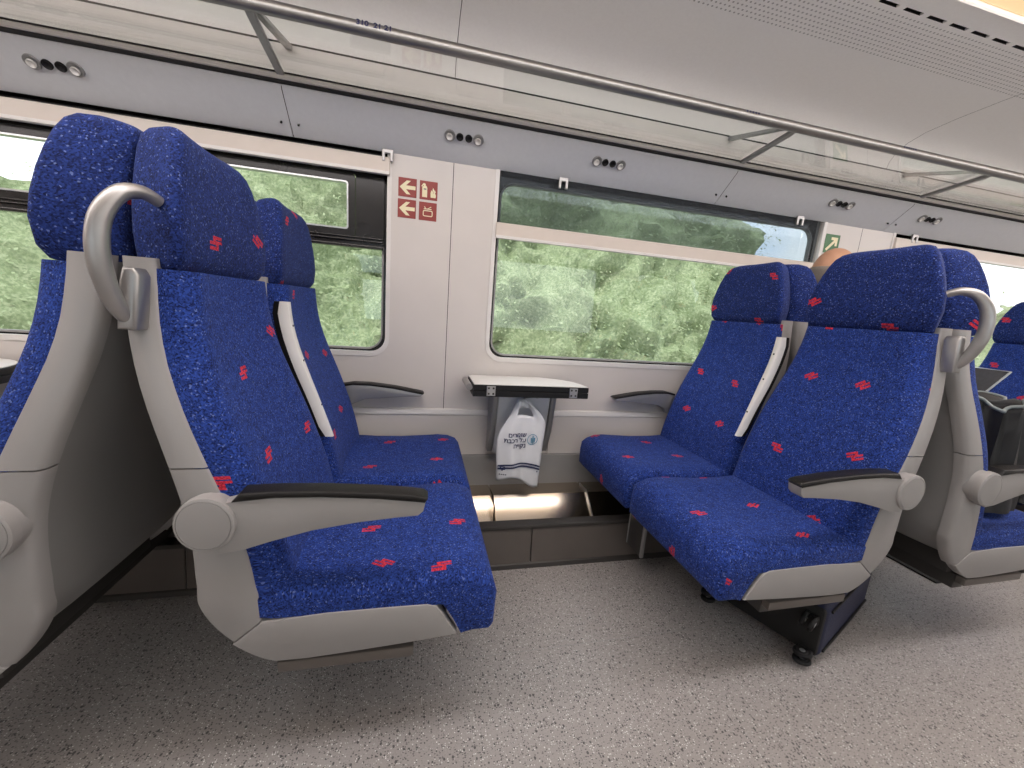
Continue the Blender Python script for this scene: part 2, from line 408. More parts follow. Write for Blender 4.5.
def build_wall(name, yw, out):
    # backing behind joints and beside the panels
    w = structure(empty(name, (0, 0, 0)))
    holes = {1: WIN[0], 2: WIN[1], 3: WIN[2]}
    for i in range(5):
        wall_tile('wall_panel', JOINTS[i], JOINTS[i + 1], holes.get(i), w, yw, out)
        if 0 < i: box('joint_backing', (JOINTS[i] - .02, yw + out * .008 - .002, ZB), (JOINTS[i] + .02, yw + out * .008 + .002, ZT), 'dark_gap', w, 0)
    s = -out
    strip('ledge', [(yw, ZB + .016), (yw + s * .010, ZB + .012), (yw + s * .014, ZB), (yw + s * .014, ZB - .012), (yw + s * .006, ZB - .016), (yw, ZB - .02)], X0, X1, 'trim_light', w)
    lower = [X0, -1.85, -.55, .66, 1.55, 2.4, 3.6, X1]
    for a, b in zip(lower, lower[1:]):
        ya, yb = sorted((yw + s * .008, yw + out * .03))
        box('lower_panel', (a + .0012, ya, .307), (b - .0012, yb, ZB - .012), 'wall_white', w, .0015, 1)
    ya, yb = sorted((yw + s * .02, yw + out * .03))
    box('kick_panel', (X0, ya, 0), (X1, yb, .305), 'wall_grey', w, .002, 1)
    return w
wall_back = build_wall('wall_back', WY, 1)
wall_front = build_wall('wall_front', 1 - WY, -1)
structure(box('added_wall_left', (X0 - .05, -1, 0), (X0, 2, 2.2), 'added_end', None, 0))  # both end walls are added, unseen, to keep light in; the cabin runs on
structure(box('added_wall_right', (X1, -1, 0), (X1 + .05, 2, 2.2), 'added_end', None, 0))

# heater plinth along the wall foot
plinth = structure(empty('baseboard_back', (0, 0, 0)))
segs = [X0, -1.9, -.75, .465, 1.7, 2.9, 4.1, X1]
for a, b in zip(segs, segs[1:]):
    prism('plinth_board', [(1.372, .018), (1.385, .165), (1.41, .165), (1.41, .018)], 'x', a + .0015, b - .0015, 'plinth_brown', plinth, .002, 1)
strip('plinth_foot', [(1.362, 0), (1.366, .016), (1.376, .022), (1.376, .0)], X0, X1, 'plinth_dark', plinth)
box('plinth_cap', (X0, 1.378, .166), (X1, 1.428, .182), 'plinth_dark', plinth, .003)
box('trough_floor', (X0, 1.411, 0), (X1, 1.83, .02), 'plinth_dark', plinth, 0)
hs = [X0, -2.9, -1.75, -.62, .36, .845, 1.9, 3.0, 4.2, X1]
for a, b in zip(hs, hs[1:]):
    prism('heater_cover', [(1.59, .02), (1.595, .04), (1.714, .147), (1.828, .147), (1.828, .02)], 'x', a + .003, b - .003, 'steel', plinth, .002, 1)
box('cover_rib', (.345, 1.60, .05), (.352, 1.73, .152), 'steel', plinth, .001, 1)
prism('cover_rib', [(1.58, .022), (1.585, .048), (1.71, .158), (1.80, .158), (1.80, .022)], 'x', .842, .848, 'alu', plinth)

# ------------------------------------------------------------------ upper part of the cabin: panel, ceiling, lamp strips
def upper_side(mir):
    f = (lambda y: 1.0 - y) if mir else (lambda y: y)
    def S(name, prof, mat, parent=None, xs=(X0, X1)):
        return strip(name, [(f(y), z) for y, z in prof], xs[0], xs[1], mat, parent, None, 30)
    t1 = structure(empty('trim_2' if mir else 'trim_1', (0, 0, 0)))
    seams = [X0, -2.45, -.512, 1.428, 2.560, 4.49, X1]
    panels = []
    for a, b in zip(seams, seams[1:]):
        prof = [(1.862, 1.640), (1.850, 1.634), (1.842, 1.638), (1.722, 1.744), (1.716, 1.756), (1.724, 1.760)]
        panels.append(S('service_panel', prof, 'panel_grey', t1, (a + .0014, b - .0014)))
    S('panel_backing', [(1.868, 1.640), (1.868, 1.66), (1.75, 1.764), (1.742, 1.766)], 'dark_gap', t1)
    S('trim_gap', [(1.716, 1.757), (1.704, 1.7625), (1.704, 1.768)], 'dark_gap', t1)
    S('rack_trim', [(1.742, 1.763), (1.708, 1.765), (1.698, 1.768), (1.696, 1.778), (1.702, 1.785), (1.742, 1.787)], 'trim_light', t1)
    up = S('upper_panel', [(1.742, 1.786), (1.80, 1.80), (1.806, 1.85), (1.806, 1.929)], 'trim_light', t1)
    S('upper_gap', [(1.806, 1.924), (1.828, 1.924), (1.828, 1.945), (1.804, 1.945)], 'dark_gap', t1)
    S('added_light_seal', [(1.93, 1.655), (1.93, 2.14)], 'dark_gap', t1)  # added unseen skin that stops sky light leaking through the joint
    S('shelf_gap', [(1.7005, 1.7855), (1.7005, 1.7905), (1.72, 1.7905)], 'dark_gap', t1)
    return t1, panels, S
trim_1, panels, S1 = upper_side(False)
trim_2, panels2, S2 = upper_side(True)

# ceiling: boards between cross joints, slotted groove, lamp trough edge
ceil = structure(empty('ceiling', (0, 0, 0)))
cs = [X0, -2.05, .102, 2.43, 4.7, X1]
board = [(1.806, 1.936), (1.800, 1.965), (1.775, 2.005), (1.73, 2.035), (1.66, 2.058), (1.55, 2.072), (1.40, 2.082), (1.25, 2.086), (1.178, 2.087)]
for S in (S1, S2):
    for a, b in zip(cs, cs[1:]): S('ceiling_board', board, 'ceiling_board', ceil, (a + .0013, b - .0013))
    S('groove', [(1.180, 2.087), (1.180, 2.102), (1.164, 2.102), (1.164, 2.087)], 'dark_gap', ceil)
    S('lamp_edge', [(1.166, 2.087), (1.12, 2.088), (1.098, 2.086), (1.094, 2.090), (1.094, 2.12)], 'ceiling_board', ceil)
    S('board_backing', [(y + (.004 if y > 1.79 else 0), z + .005) for y, z in board], 'dark_gap', ceil)
x = X0
while x < X1:
    for (ya, yb) in ((1.1655, 1.1790), (-.1790, -.1655)):
        box('groove_tab', (x, ya, 2.0868), (x + .028, yb, 2.094), 'ceiling_board', ceil, 0)
    x += .105
S1('centre_board', [(.80, 2.12), (.80, 2.10), (.77, 2.095), (.5, 2.10), (.23, 2.095), (.20, 2.10), (.20, 2.12)], 'ceiling_board', ceil)
cl = empty('added_fill_lamp', (1.2, .5, 1.965)); tag(cl, 'added unseen white fill lamp along the middle of the ceiling', 'lamp')  # added lamp out of view, hung low to brighten cabin and ceiling boards
for k in range(5):
    a = X0 + k * (X1 - X0) / 5 - 1.2; b = a + (X1 - X0) / 5
    prism('lens', [(-.16, .127), (-.155, .05), (-.10, .0), (.10, .0), (.155, .05), (.16, .127)], 'x', a + .01, b - .01, 'fill_diffuser', cl, .002, 1)
box('roof_shell', (X0, -.95, 2.125), (X1, 1.95, 2.16), 'dark_gap', ceil, 0)
for ya, yb, lab in ((.801, 1.093, 'long warm white lamp strip over the window-side seats'), (-.093, .199, 'long warm white lamp strip across the aisle')):
    lamp = empty('side_lamp', (1.2, (ya + yb) / 2, 2.10))
    tag(lamp, lab, 'lamp', 'ceiling lamp strips')
    for k in range(5):
        a = X0 + k * (X1 - X0) / 5
        d = box('diffuser', (a + .002 - 1.2, -(yb - ya) / 2, 0), (a + (X1 - X0) / 5 - .002 - 1.2, (yb - ya) / 2, .012), 'lamp_diffuser', lamp, .002, 1)

# reading lights and air nozzles in the service panel
nrm = Vector((0, -(1.744 - 1.638), -(1.842 - 1.722))).normalized()    # panel normal towards the seats
tz = Vector((0, -(1.842 - 1.722), 1.744 - 1.638)).normalized()
pc = Vector((0, 1.782, 1.691))
def disc_on_panel(name, x, dz, r, depth, mat, parent, rim=None):
    c = pc + tz * dz + nrm * (rim or 0); c.x = x
    bm = bmesh.new(); n = 20; ex = Vector((1, 0, 0))
    prof = [(1.0, .0004), (.98, .007), (.88, .007), (.74, .005), (.30, .0012), (0.0, .0012)]
    rings = []
    for rr_, hh in prof:
        if rr_ == 0: rings.append([bm.verts.new(c + nrm * hh)] * 1); continue
        rings.append([bm.verts.new(c + (ex * math.cos(a) + tz * math.sin(a)) * r * rr_ + nrm * hh) for a in (2 * math.pi * k / n for k in range(n))])
    for a, b in zip(rings, rings[1:]):
        for i in range(n):
            j = (i + 1) % n
            if len(b) == 1: bm.faces.new((a[i], a[j], b[0]))
            else: bm.faces.new((a[i], a[j], b[j], b[i]))
    return finish(name, bm, mat, parent, 40)
def panel_at(x):
    se = [X0, -2.45, -.512, 1.428, 2.560, 4.49, X1]
    for i in range(6):
        if se[i] <= x < se[i + 1]: return panels[i]
for gx in (-1.85, -1.2, .147, .792, 2.128, 2.765, 4.05):
    p = panel_at(gx)
    for dx in (-.058, .058):
        rl = disc_on_panel('reading_light', gx + dx, .024, .022, -.004, 'bracket_grey', p)
        rl.name = 'reading_light'
        disc_on_panel('cup_highlight', gx + dx - .002, .021, .0125, -.004, 'white_plastic', p, .0045)  # pale disc stands in for the bright highlight inside the cup
    for dx in (-.018, .018): disc_on_panel('air_nozzle', gx + dx, .024, .0145, -.001, 'black_rubber', p)
for sx in (-.512, 1.428, 2.560):
    for dx in (-.03, .03): disc_on_panel('panel_screw', sx + dx, -.035, .004, -.001, 'black_rubber', panel_at(sx + dx))

# ------------------------------------------------------------------ windows
def ring_mesh(name, outer, inner, y0, y1, mat, parent):
    bm = bmesh.new(); n = len(outer)
    L = [[bm.verts.new((p[0], y, p[1])) for p in lp] for lp, y in ((outer, y0), (inner, y0), (inner, y1), (outer, y1))]
    for a, b in ((0, 1), (1, 2), (2, 3), (3, 0)):
        for i in range(n):
            j = (i + 1) % n; bm.faces.new((L[a][i], L[a][j], L[b][j], L[b][i]))
    return finish(name, bm, mat, parent, 30)
def pane_mesh(name, loop, y, mat, parent):
    bm = bmesh.new(); bm.faces.new([bm.verts.new((p[0], y, p[1])) for p in loop]); return finish(name, bm, mat, parent, 0)
def rr(x0, x1, z0, z1, r): return round_rect(x0, x1, z0, z1, (r, r, r, r) if not isinstance(r, tuple) else r)
def make_window(name, hx0, hx1, wy, s, hopper):
    """s=+1: glass lies towards +y"""
    w = structure(empty(name, (0, 0, 0)))
    def Y(d): return wy + s * d
    z0, z1 = .795, 1.652
    ring_mesh('sill_trim', rr(hx0 - .012, hx1 + .012, z0 - .016, z1 + .0, (.084, .084, .012, .012)), rr(hx0 + .006, hx1 - .006, z0 + .006, z1 - .006, (.066, .066, .012, .012)), Y(-.004), Y(.012), 'trim_light', w)
    ring_mesh('window_frame', rr(hx0 + .0, hx1 - .0, z0, z1, (.07, .07, .012, .012)), rr(hx0 + .022, hx1 - .022, z0 + .012, z1 - .05, .07), Y(.046), Y(.062), 'black_frame', w)
    ring_mesh('gasket', rr(hx0 + .020, hx1 - .020, z0 + .010, z1 - .048, .072), rr(hx0 + .028, hx1 - .028, z0 + .018, z1 - .056, .064), Y(.040), Y(.062), 'wall_grey', w)
    if not hopper:
        pane_mesh('glass_pane', rr(hx0 + .024, hx1 - .024, z0 + .014, z1 - .052, .068), Y(.056), 'window_glass', w)
    else:
        pane_mesh('glass_pane', rr(hx0 + .024, hx1 - .024, z0 + .014, 1.262, (.068, .068, .004, .004)), Y(.056), 'window_glass', w)
        # upper part: black panel with a tilting sash
        sx0, sx1 = hx0 + .18, hx1 - .165
        zz0, zz1 = 1.318, 1.505
        ring_mesh('upper_frame', rr(hx0 + .02, hx1 - .02, 1.255, z1 - .02, .012), rr(sx0 - .03, sx1 + .03, zz0 - .03, zz1 + .035, .012), Y(.028), Y(.058), 'black_frame', w)
        sash = ring_mesh('tilting_sash', rr(sx0 - .028, sx1 + .028, zz0 - .028, zz1 + .032, .012), rr(sx0, sx1, zz0, zz1, .010), Y(.020), Y(.054), 'black_frame', w)
        ring_mesh('sash_gasket', rr(sx0 - .002, sx1 + .002, zz0 - .002, zz1 + .002, .012), rr(sx0 + .004, sx1 - .004, zz0 + .004, zz1 - .004, .008), Y(.018), Y(.05), 'alu', sash)
        pane_mesh('sash_pane', rr(sx0, sx1, zz0, zz1, .010), Y(.045), 'window_glass', sash)
        for k, zz in enumerate((1.245, 1.272, 1.285)):
            a, b = sorted((Y(.012 + .004 * k), Y(.05)))
            box('transom_rib', (hx0 + .022, a, zz), (hx1 - .022, b, zz + (.012 if k == 0 else .006)), 'black_frame', w, .002)
        a, b = sorted((Y(.002), Y(.022)))
        box('sash_latch', ((sx0 + sx1) / 2 + .55, a, zz1 + .05), ((sx0 + sx1) / 2 + .70, b, zz1 + .066), 'black_rubber', sash, .004)
        box('sash_latch', ((sx0 + sx1) / 2 + .63, a, zz1 + .042), ((sx0 + sx1) / 2 + .66, b, zz1 + .05), 'alu', sash, .002)
    return w
make_window('window_1', *WIN[0], WY, 1, True)
make_window('window_2', *WIN[1], WY, 1, False)
make_window('window_3', *WIN[2], WY, 1, False)
for i, wv in enumerate(WIN): make_window('window_%d' % (i + 4), *wv, 1 - WY, -1, i == 0)

# roller blinds: raised at two windows, a hand's breadth down at the middle one
def blind(hx0, hx1, zb, label, clips, drop):
    r = empty('roller_blind', ((hx0 + hx1) / 2, WY, zb)); tag(r, label, 'blind', 'roller blinds at the windows')
    xm = (hx0 + hx1) / 2; a, b = hx0 - xm, hx1 - xm
    prism('bottom_bar', [(-.016, .004), (-.016, .060), (-.010, .066), (.002, .066), (.002, .0), (-.010, .0)], 'x', a, b, 'beige_bar', r, .002, 1)
    prism('bar_lip', [(-.022, -.003), (-.022, .009), (-.014, .011), (-.0, .009), (-.0, -.003)], 'x', a + .001, b - .001, 'trim_light', r)
    if drop:
        box('screen', (a + .01, .0030, .05), (b - .01, .0036, 1.68 - zb), 'screen_fabric', r, 0)
    for cx in clips:
        c = cx - xm
        zt = 1.640 - zb
        prism('blind_hook', [(c - .022, zt), (c - .022, zt - .046), (c - .010, zt - .046), (c - .010, zt - .016), (c + .010, zt - .016), (c + .010, zt - .046), (c + .022, zt - .046), (c + .022, zt)], 'y', -.020, -.008, 'handle_metal', r, .002, 1)
    return r
blind(WIN[0][0] - .0, WIN[0][1] + .004, 1.546, 'raised beige blind bar above the black-framed tilting window', (-1.47, -.157), False)
blind(WIN[1][0] + .002, WIN[1][1] - .02, 1.349, 'partly lowered see-through blind with beige bar above the little table', (.612, 1.962), True)
blind(WIN[2][0] - .0, WIN[2][1], 1.546, 'raised beige blind bar at the window behind the handled seat', (2.80,), False)

# ------------------------------------------------------------------ luggage rack
rack = empty('luggage_rack', (0, WY, 1.78)); tag(rack, 'glass luggage rack with a round steel rail above the windows', 'luggage rack')
def RK(p): return (p[0], p[1] - WY, p[2] - 1.78)
RAIL_Y, RAIL_Z = 1.437, 1.829
bs = [-2.44, -.508, 1.425, 2.566, 4.5]
rail = tube('rail', [RK((X0 + .01, RAIL_Y, RAIL_Z)), RK((1, RAIL_Y, RAIL_Z)), RK((X1 - .01, RAIL_Y, RAIL_Z))], .0185, 'rail_metal', rack, 20)
for a, b in zip([X0 + .01] + bs, bs + [X1 - .01]):
    prism('glass_shelf', [RK((0, 1.462, 1.826))[1:], RK((0, 1.742, 1.790))[1:], RK((0, 1.742, 1.796))[1:], RK((0, 1.462, 1.832))[1:]], 'x', a + .006, b - .006, 'rack_glass', rack)
for bx in bs:
    prism('bracket_arm', [RK((0, 1.44, 1.812))[1:], RK((0, 1.46, 1.806))[1:], RK((0, 1.735, 1.772))[1:], RK((0, 1.735, 1.786))[1:], RK((0, 1.45, 1.8225))[1:]], 'x', bx - .012, bx + .012, 'bracket_grey', rack, .002, 1)
    prism('bracket_brace', [RK((0, 1.45, 1.842))[1:], RK((0, 1.47, 1.835))[1:], RK((0, 1.803, 1.912))[1:], RK((0, 1.803, 1.930))[1:]], 'x', bx - .012, bx + .012, 'bracket_grey', rack, .002, 1)
# seat numbers printed on the rail
vdir = (Vector((0, 0, CAM_H)) - Vector((.0, RAIL_Y, RAIL_Z)))
def rail_text(x, body, size=.020):
    nn = Vector((0, -.75, .66)).normalized(); tt = Vector((0, .66, .75)).normalized()
    nn = Vector((0, -.94, .34)).normalized(); tt = Vector((0, .34, .94)).normalized()
    pos = Vector(RK((x, RAIL_Y, RAIL_Z))) + nn * .0184
    M = Matrix(((1, 0, 0, pos.x), (0, tt.y, nn.y, pos.y), (0, tt.z, nn.z, pos.z), (0, 0, 0, 1)))
    return text_mesh('seat_number', body, size, 'print_navy', rail, M)
rail_text(-.165, '310  21 21', .024)
# the other printed numbers are too small to read: plain dark strokes on the rail
nn_ = Vector((0, -.94, .34)).normalized()
for x_, k_ in ((1.21, 5), (2.02, 6)):
    for q in range(k_):
        c_ = Vector(RK((x_ + (q - k_ / 2) * .013, RAIL_Y, RAIL_Z))) + nn_ * .0181
        box('print_stroke', (c_.x - .003, c_.y - .0008, c_.z - .005), (c_.x + .003, c_.y + .0008, c_.z + .005), 'print_navy', rail, 0)

# ------------------------------------------------------------------ wall signs
def sign(x0, z1, w, label, glyph):
    s = empty('safety_sign', (x0 + w / 2, WY, z1 - w / 2)); tag(s, label, 'sign', 'red safety signs on the wall between the windows')
    box('plate', (-w / 2, -.0022, -w / 2), (w / 2, -.0002, w / 2), 'sign_red', s, .0004, 1)
    glyph(s, w)
    return s
def flat(name, poly, parent, mat='sign_cream', y=-.0026, d=.0004):
    return prism(name, poly, 'y', y - d, y, mat, parent)
def g_arrow(s, w):
    k = w / 2
    flat('arrow', [(-.86 * k, 0), (-.10 * k, .72 * k), (.34 * k, .72 * k), (-.16 * k, .20 * k), (.88 * k, .20 * k), (.88 * k, -.20 * k), (-.16 * k, -.20 * k), (.34 * k, -.72 * k), (-.10 * k, -.72 * k)], s)
def g_ext(s, w):
    k = w / 2
    flat('extinguisher', [(-.72 * k, -.75 * k), (-.16 * k, -.75 * k), (-.16 * k, .25 * k), (-.22 * k, .42 * k), (-.36 * k, .50 * k), (-.34 * k, .66 * k), (-.58 * k, .74 * k), (-.82 * k, .42 * k), (-.74 * k, .30 * k), (-.62 * k, .52 * k), (-.54 * k, .48 * k), (-.72 * k, .30 * k)], s)
    flat('band', [(-.56 * k, .06 * k), (-.26 * k, .06 * k), (-.26 * k, .16 * k), (-.56 * k, .16 * k)], s, 'print_navy', -.0031)
    for j, (cx, hh) in enumerate(((.34, .5), (.52, .75), (.70, .55))):
        flat('flame', [((cx - .10) * k, -.72 * k), ((cx + .10) * k, -.72 * k), ((cx + .13) * k, -.45 * k), ((cx + .02) * k, -.2 * k), ((cx + .10) * k, (hh - .62) * k), ((cx - .05) * k, (hh - .40) * k), ((cx - .12) * k, -.3 * k)], s)
def g_box(s, w):
    k = w / 2
    o = round_rect(-.55 * k, .55 * k, -.55 * k, .12 * k, (.16 * k,) * 4, 4); i = round_rect(-.46 * k, .46 * k, -.46 * k, .03 * k, (.1 * k,) * 4, 4)
    ring_mesh('outline', o, i, -.003, -.0024, 'sign_cream', s)
    flat('bow', [(-.45 * k, .22 * k), (.42 * k, .22 * k), (.42 * k, .30 * k), (-.45 * k, .30 * k)], s)
    flat('bow', [(-.42 * k, .52 * k), (-.34 * k, .52 * k), (-.20 * k, .30 * k), (-.30 * k, .30 * k)], s)
    flat('bow', [(-.05 * k, .30 * k), (.05 * k, .30 * k), (.40 * k, .50 * k), (.34 * k, .56 * k)], s)
sw = .075
SX, SZ = -.113, 1.546
sign(SX, SZ, sw, 'upper red sign with a cream arrow, beside the extinguisher sign', g_arrow)
sign(SX + sw + .013, SZ - .001, sw, 'red sign showing a fire extinguisher and flames', g_ext)
sign(SX - .001, SZ - sw - .010, sw, 'lower red sign with a cream arrow, beside the box sign', g_arrow)
sign(SX + sw + .012, SZ - sw - .011, sw, 'red sign with an outlined box symbol', g_box)
gs = empty('exit_sign', (2.222, WY, 1.528)); tag(gs, 'small green and white sign on the wall behind the bald head', 'sign')
box('plate', (-.05, -.0022, -.05), (.05, -.0002, .05), 'sign_green', gs, .0004, 1)
flat('arrow', [(-.04, -.03), (-.03, -.04), (.02, .01), (.02, -.01), (.035, -.01), (.035, .035), (-.01, .035), (-.01, .02), (.01, .02)], gs)

# ------------------------------------------------------------------ seats (local: x forward * flip, y towards the wall, z up; origin on the floor below the arm pivot)
UP = [(.330, .016, .076, .243), (.375, -.018, .075, .243), (.43, -.034, .073, .243), (.55, -.033, .056, .243), (.61, -.040, .036, .243), (.705, -.060, .002, .243),
      (.83, -.098, -.044, .229), (.935, -.124, -.074, .207), (1.07, -.130, -.080, .187)]
FRONT = [(.40, .135), (.45, .125), (.55, .105), (.65, .072), (.705, .054), (.83, .008), (.935, -.022), (1.07, -.030)]
def ring_uv(ub, uf, w, z, n=10, bul=.0, r=.03, fz=0, bz=0):
    """horizontal ring (rounded box in u,y) at height z; front carries slight side bolsters"""
    pts = []
    r = min(r, (uf - ub) * .48, w * .9)
    def corner(cu, cy, a0):
        for k in range(5):
            a = R_(a0 + 22.5 * k); pts.append((cu + r * math.cos(a), cy + r * math.sin(a)))
    # start back centre, go to -y side, front, +y side
    for k in range(4): pts.append((ub, -(w - r) * k / 4))
    corner(ub + r, -(w - r), 180)
    corner(uf - r, -(w - r), 270)
    m = 12
    for k in range(1, m):
        y = -(w - r) + 2 * (w - r) * k / m
        pts.append((uf - bul * (1 - (y / (w - r)) ** 2), y))
    corner(uf - r, (w - r), 0)
    corner(ub + r, (w - r), 90)
    for k in range(3, 0, -1): pts.append((ub, (w - r) * k / 4))
    out = []
    for u, y in pts:
        s = (u - ub) / max(uf - ub, 1e-6)
        out.append((u, y, z + bz * (1 - s) + fz * s))
    return out
SEATN = [0]
def make_seat(xp, yc, flip, aisle, label, group, print_off=(0, 0), handle=None, centre_arm=True, lean=0.0):
    root = empty('train_seat', (xp, yc, 0)); tag(root, label, 'seat', group)
    fl = flip
    def lf(name, rings, mat, parent=root, caps=True, smooth=40, uoff=0.0):
        if lean: rings = [[(p[0] + lean * max(0, p[2] - .62) / .6, p[1], p[2]) for p in r] for r in rings]
        return loft(name, rings, mat, parent, caps, smooth, fl, True, uoff)
    def pr(name, poly, a, b, mat, parent=root, bev=.003, seg=2): return prism(name, [(u * fl, z) for u, z in poly], 'y', a, b, mat, parent, bev, seg)
    handle = aisle if handle is None else handle
    # --- seat cushion
    prof = [(.035, .385), (.035, .43), (.06, .444), (.12, .441), (.20, .436), (.30, .435), (.40, .440), (.46, .444), (.505, .440), (.538, .427), (.557, .405), (.566, .375), (.564, .34), (.560, .302), (.548, .288), (.515, .288), (.483, .292), (.462, .335), (.440, .372), (.35, .376), (.20, .376), (.10, .378)]
    cu, cz = .30, .40
    rings = []
    W = .241
    for y, ins in ((-W, .020), (-W + .004, .010), (-W + .012, .003), (-W + .024, 0), (-.15, 0), (-.07, 0), (0, 0), (.07, 0), (.15, 0), (W - .024, 0), (W - .012, .003), (W - .004, .010), (W, .020)):
        rg = []
        for (u, z) in prof:
            if ins:
                # inset towards the inside of the section
                tu = min(max(u, .035 + ins), .564 - ins)
                top = z > .40 and u < .52
                tzv = z - ins if (z > .41 and u < .545) else z
                if u > .5 and z < .30: tzv = z + ins * .6
                rg.append((tu, y, tzv))
            else:
                crown = .006 * ((abs(y) / W) ** 2) if z > .42 else 0
                rg.append((u, y, z + crown))
        rings.append(rg)
    c = lf('seat_cushion', rings, 'plush_blue')
    c.color = (print_off[0], print_off[1], 0, 1)
    # --- backrest cushion
    rings = []
    zs = [.395, .40, .41, .43] + [.46 + .035 * k for k in range(18)]
    for i, z in enumerate(zs):
        ub, uf, hw = smooth_table(UP, z); fr = smooth_table(FRONT, z)[0]
        w = hw - .004
        sh = {0: .03, 1: .016, 2: .006}.get(i, 0)
        rings.append(ring_uv(max(ub + .012, -.125), fr - sh, w - sh * .4, z, bul=.012, r=.035))
    c = lf('backrest_cushion', rings, 'plush_blue', uoff=.13)
    c.color = (print_off[0] + .37, print_off[1] + .21, 0, 1)
    # --- headrest: broad at the bottom, rounded shoulders
    rings = []
    HB = -.135
    hr = [(1.058, .150, -.115, -.085), (1.052, .178, -.127, -.066), (1.058, .190, HB, -.050), (1.078, .197, HB, -.038), (1.12, .204, HB, -.035), (1.16, .199, HB, -.036), (1.20, .188, HB, -.038), (1.235, .175, HB, -.041),
          (1.268, .160, HB, -.045), (1.29, .147, HB + .002, -.051), (1.303, .134, HB + .008, -.060), (1.311, .113, HB + .018, -.073), (1.314, .07, HB + .03, -.088)]
    for z, w, ub, uf in hr: 
        rg = []
        for (u, y, zz) in ring_uv(ub, uf, w, z, bul=.006, r=.018):
            q = min(1, max(0, (u - ub) / (uf - ub)))
            rg.append((u, y * (1 - .25 * (1 - q) ** 1.2), zz))
        rings.append(rg)
    c = lf('headrest', rings, 'plush_navy', uoff=.05)
    c.color = (print_off[0] + .11, print_off[1] + .63, 0, 1)
    # --- side frames, both sides
    for sd in (-1, 1):
        def up_rings(za, zb, n, fi=0):
            rg = []
            for k in range(n + 1):
                z = za + (zb - za) * k / n
                ub, uf, hw = smooth_table(UP, z)
                t_ = .034
                yo = sd * hw; yi = sd * (hw - t_)
                e = .005
                rg.append([(ub + e, yo, z), (uf - e, yo, z), (uf, yo - sd * e, z), (uf, yi, z), (ub - .004, yi, z), (ub - .004, yo - sd * .012, z), (ub, yo - sd * e, z)])
            return rg
        lf('upper_side_frame', up_rings(.7065, 1.072, 10), 'shell_grey', smooth=50)
        # lower piece swings round to the slanting joint with the seat side panel
        lo = []
        for k in range(8):
            th = R_(46.5 * (1 - k / 7))
            bu = .11 - .144 * math.cos(th) ** (4 / 3); bz = .43 - .155 * math.sin(th) ** (4 / 3) + .002
            fu = .0765 - .0035 * k / 7; fz_ = .3765 + .06 * k / 7
            yo = sd * .243; yi = sd * .209; e = .005
            def pt(u, y): return (u, y, bz + (fz_ - bz) * (u - bu) / (fu - bu))
            lo.append([pt(bu + e, yo), pt(fu - e, yo), pt(fu, yo - sd * e), pt(fu, yi), pt(bu - .004, yi), pt(bu - .004, yo - sd * .012), pt(bu, yo - sd * e)])
        lo += up_rings(.455, .7035, 8)
        lf('lower_side_frame', lo, 'shell_grey', smooth=50)
        # seat side panel
        pan = [(.0225, .3285), (.076, .3735), (.20, .380), (.32, .379), (.405, .377), (.425, .370), (.436, .355), (.474, .292), (.36, .284), (.24, .278), (.16, .275)] + [(.11 - .144 * math.cos(R_(q)) ** (4 / 3), .43 - .155 * math.sin(R_(q)) ** (4 / 3)) for q in (82, 76, 70, 64, 58, 52)]
        a, b = sorted((sd * .2445, sd * .214))
        pr('seat_side_panel', pan, a, b, 'shell_grey', bev=.004)
    # --- rear shell between the frames
    rings = []
    for k in range(17):
        z = .352 + (1.062 - .352) * k / 16
        ub, uf, hw = smooth_table(UP, z)
        w = hw - .032
        back = ub - .010 + (.03 if z < .37 else 0)
        ring = []
        m = 8
        for j in range(m + 1):
            y = -w + 2 * w * j / m
            ring.append((back - .0 + .012 * (abs(y) / w) ** 4, y, z))
        for j in range(m, -1, -1):
            y = -w + 2 * w * j / m
            ring.append((back + .020, y, z))
        rings.append(ring)
    lf('rear_shell', rings, 'shell_rear', smooth=45)
    # --- pan below the cushion
    box('seat_pan', tuple(sorted((.06 * fl, .45 * fl)))[:1] + (-.21, .2775), (max(.06 * fl, .45 * fl), .21, .372), 'plinth_dark', root, .004)
    # --- arm rest
    def arm(yc_, half, disc):
        top = [(.030, 0.6590), (.06, 0.6650), (.12, 0.6670), (.20, 0.6650), (.30, 0.6580), (.37, 0.6500), (.390, 0.6460)]
        bot = [(.393, 0.6380), (.388, 0.6150), (.378, 0.6060), (.34, 0.6040), (.26, 0.5970), (.18, 0.5850), (.11, 0.5670), (.06, 0.5520), (.02, 0.5470)]
        ba = pr('armrest', [(-.02, 0.6010)] + [(u, z - .012) for u, z in top] + bot, yc_ - half, yc_ + half, 'shell_grey', root, .006, 3)
        pad_poly = [(.044, 0.6480)] + [(u, z + .001) for u, z in top[1:]] + [(.397, 0.6410), (.391, 0.6330), (.37, 0.6360), (.30, 0.6450), (.20, 0.6530), (.12, 0.6550)]
        pr('pad', pad_poly, yc_ - half - .003, yc_ + half + .003, 'pad_black', ba, .006, 3)
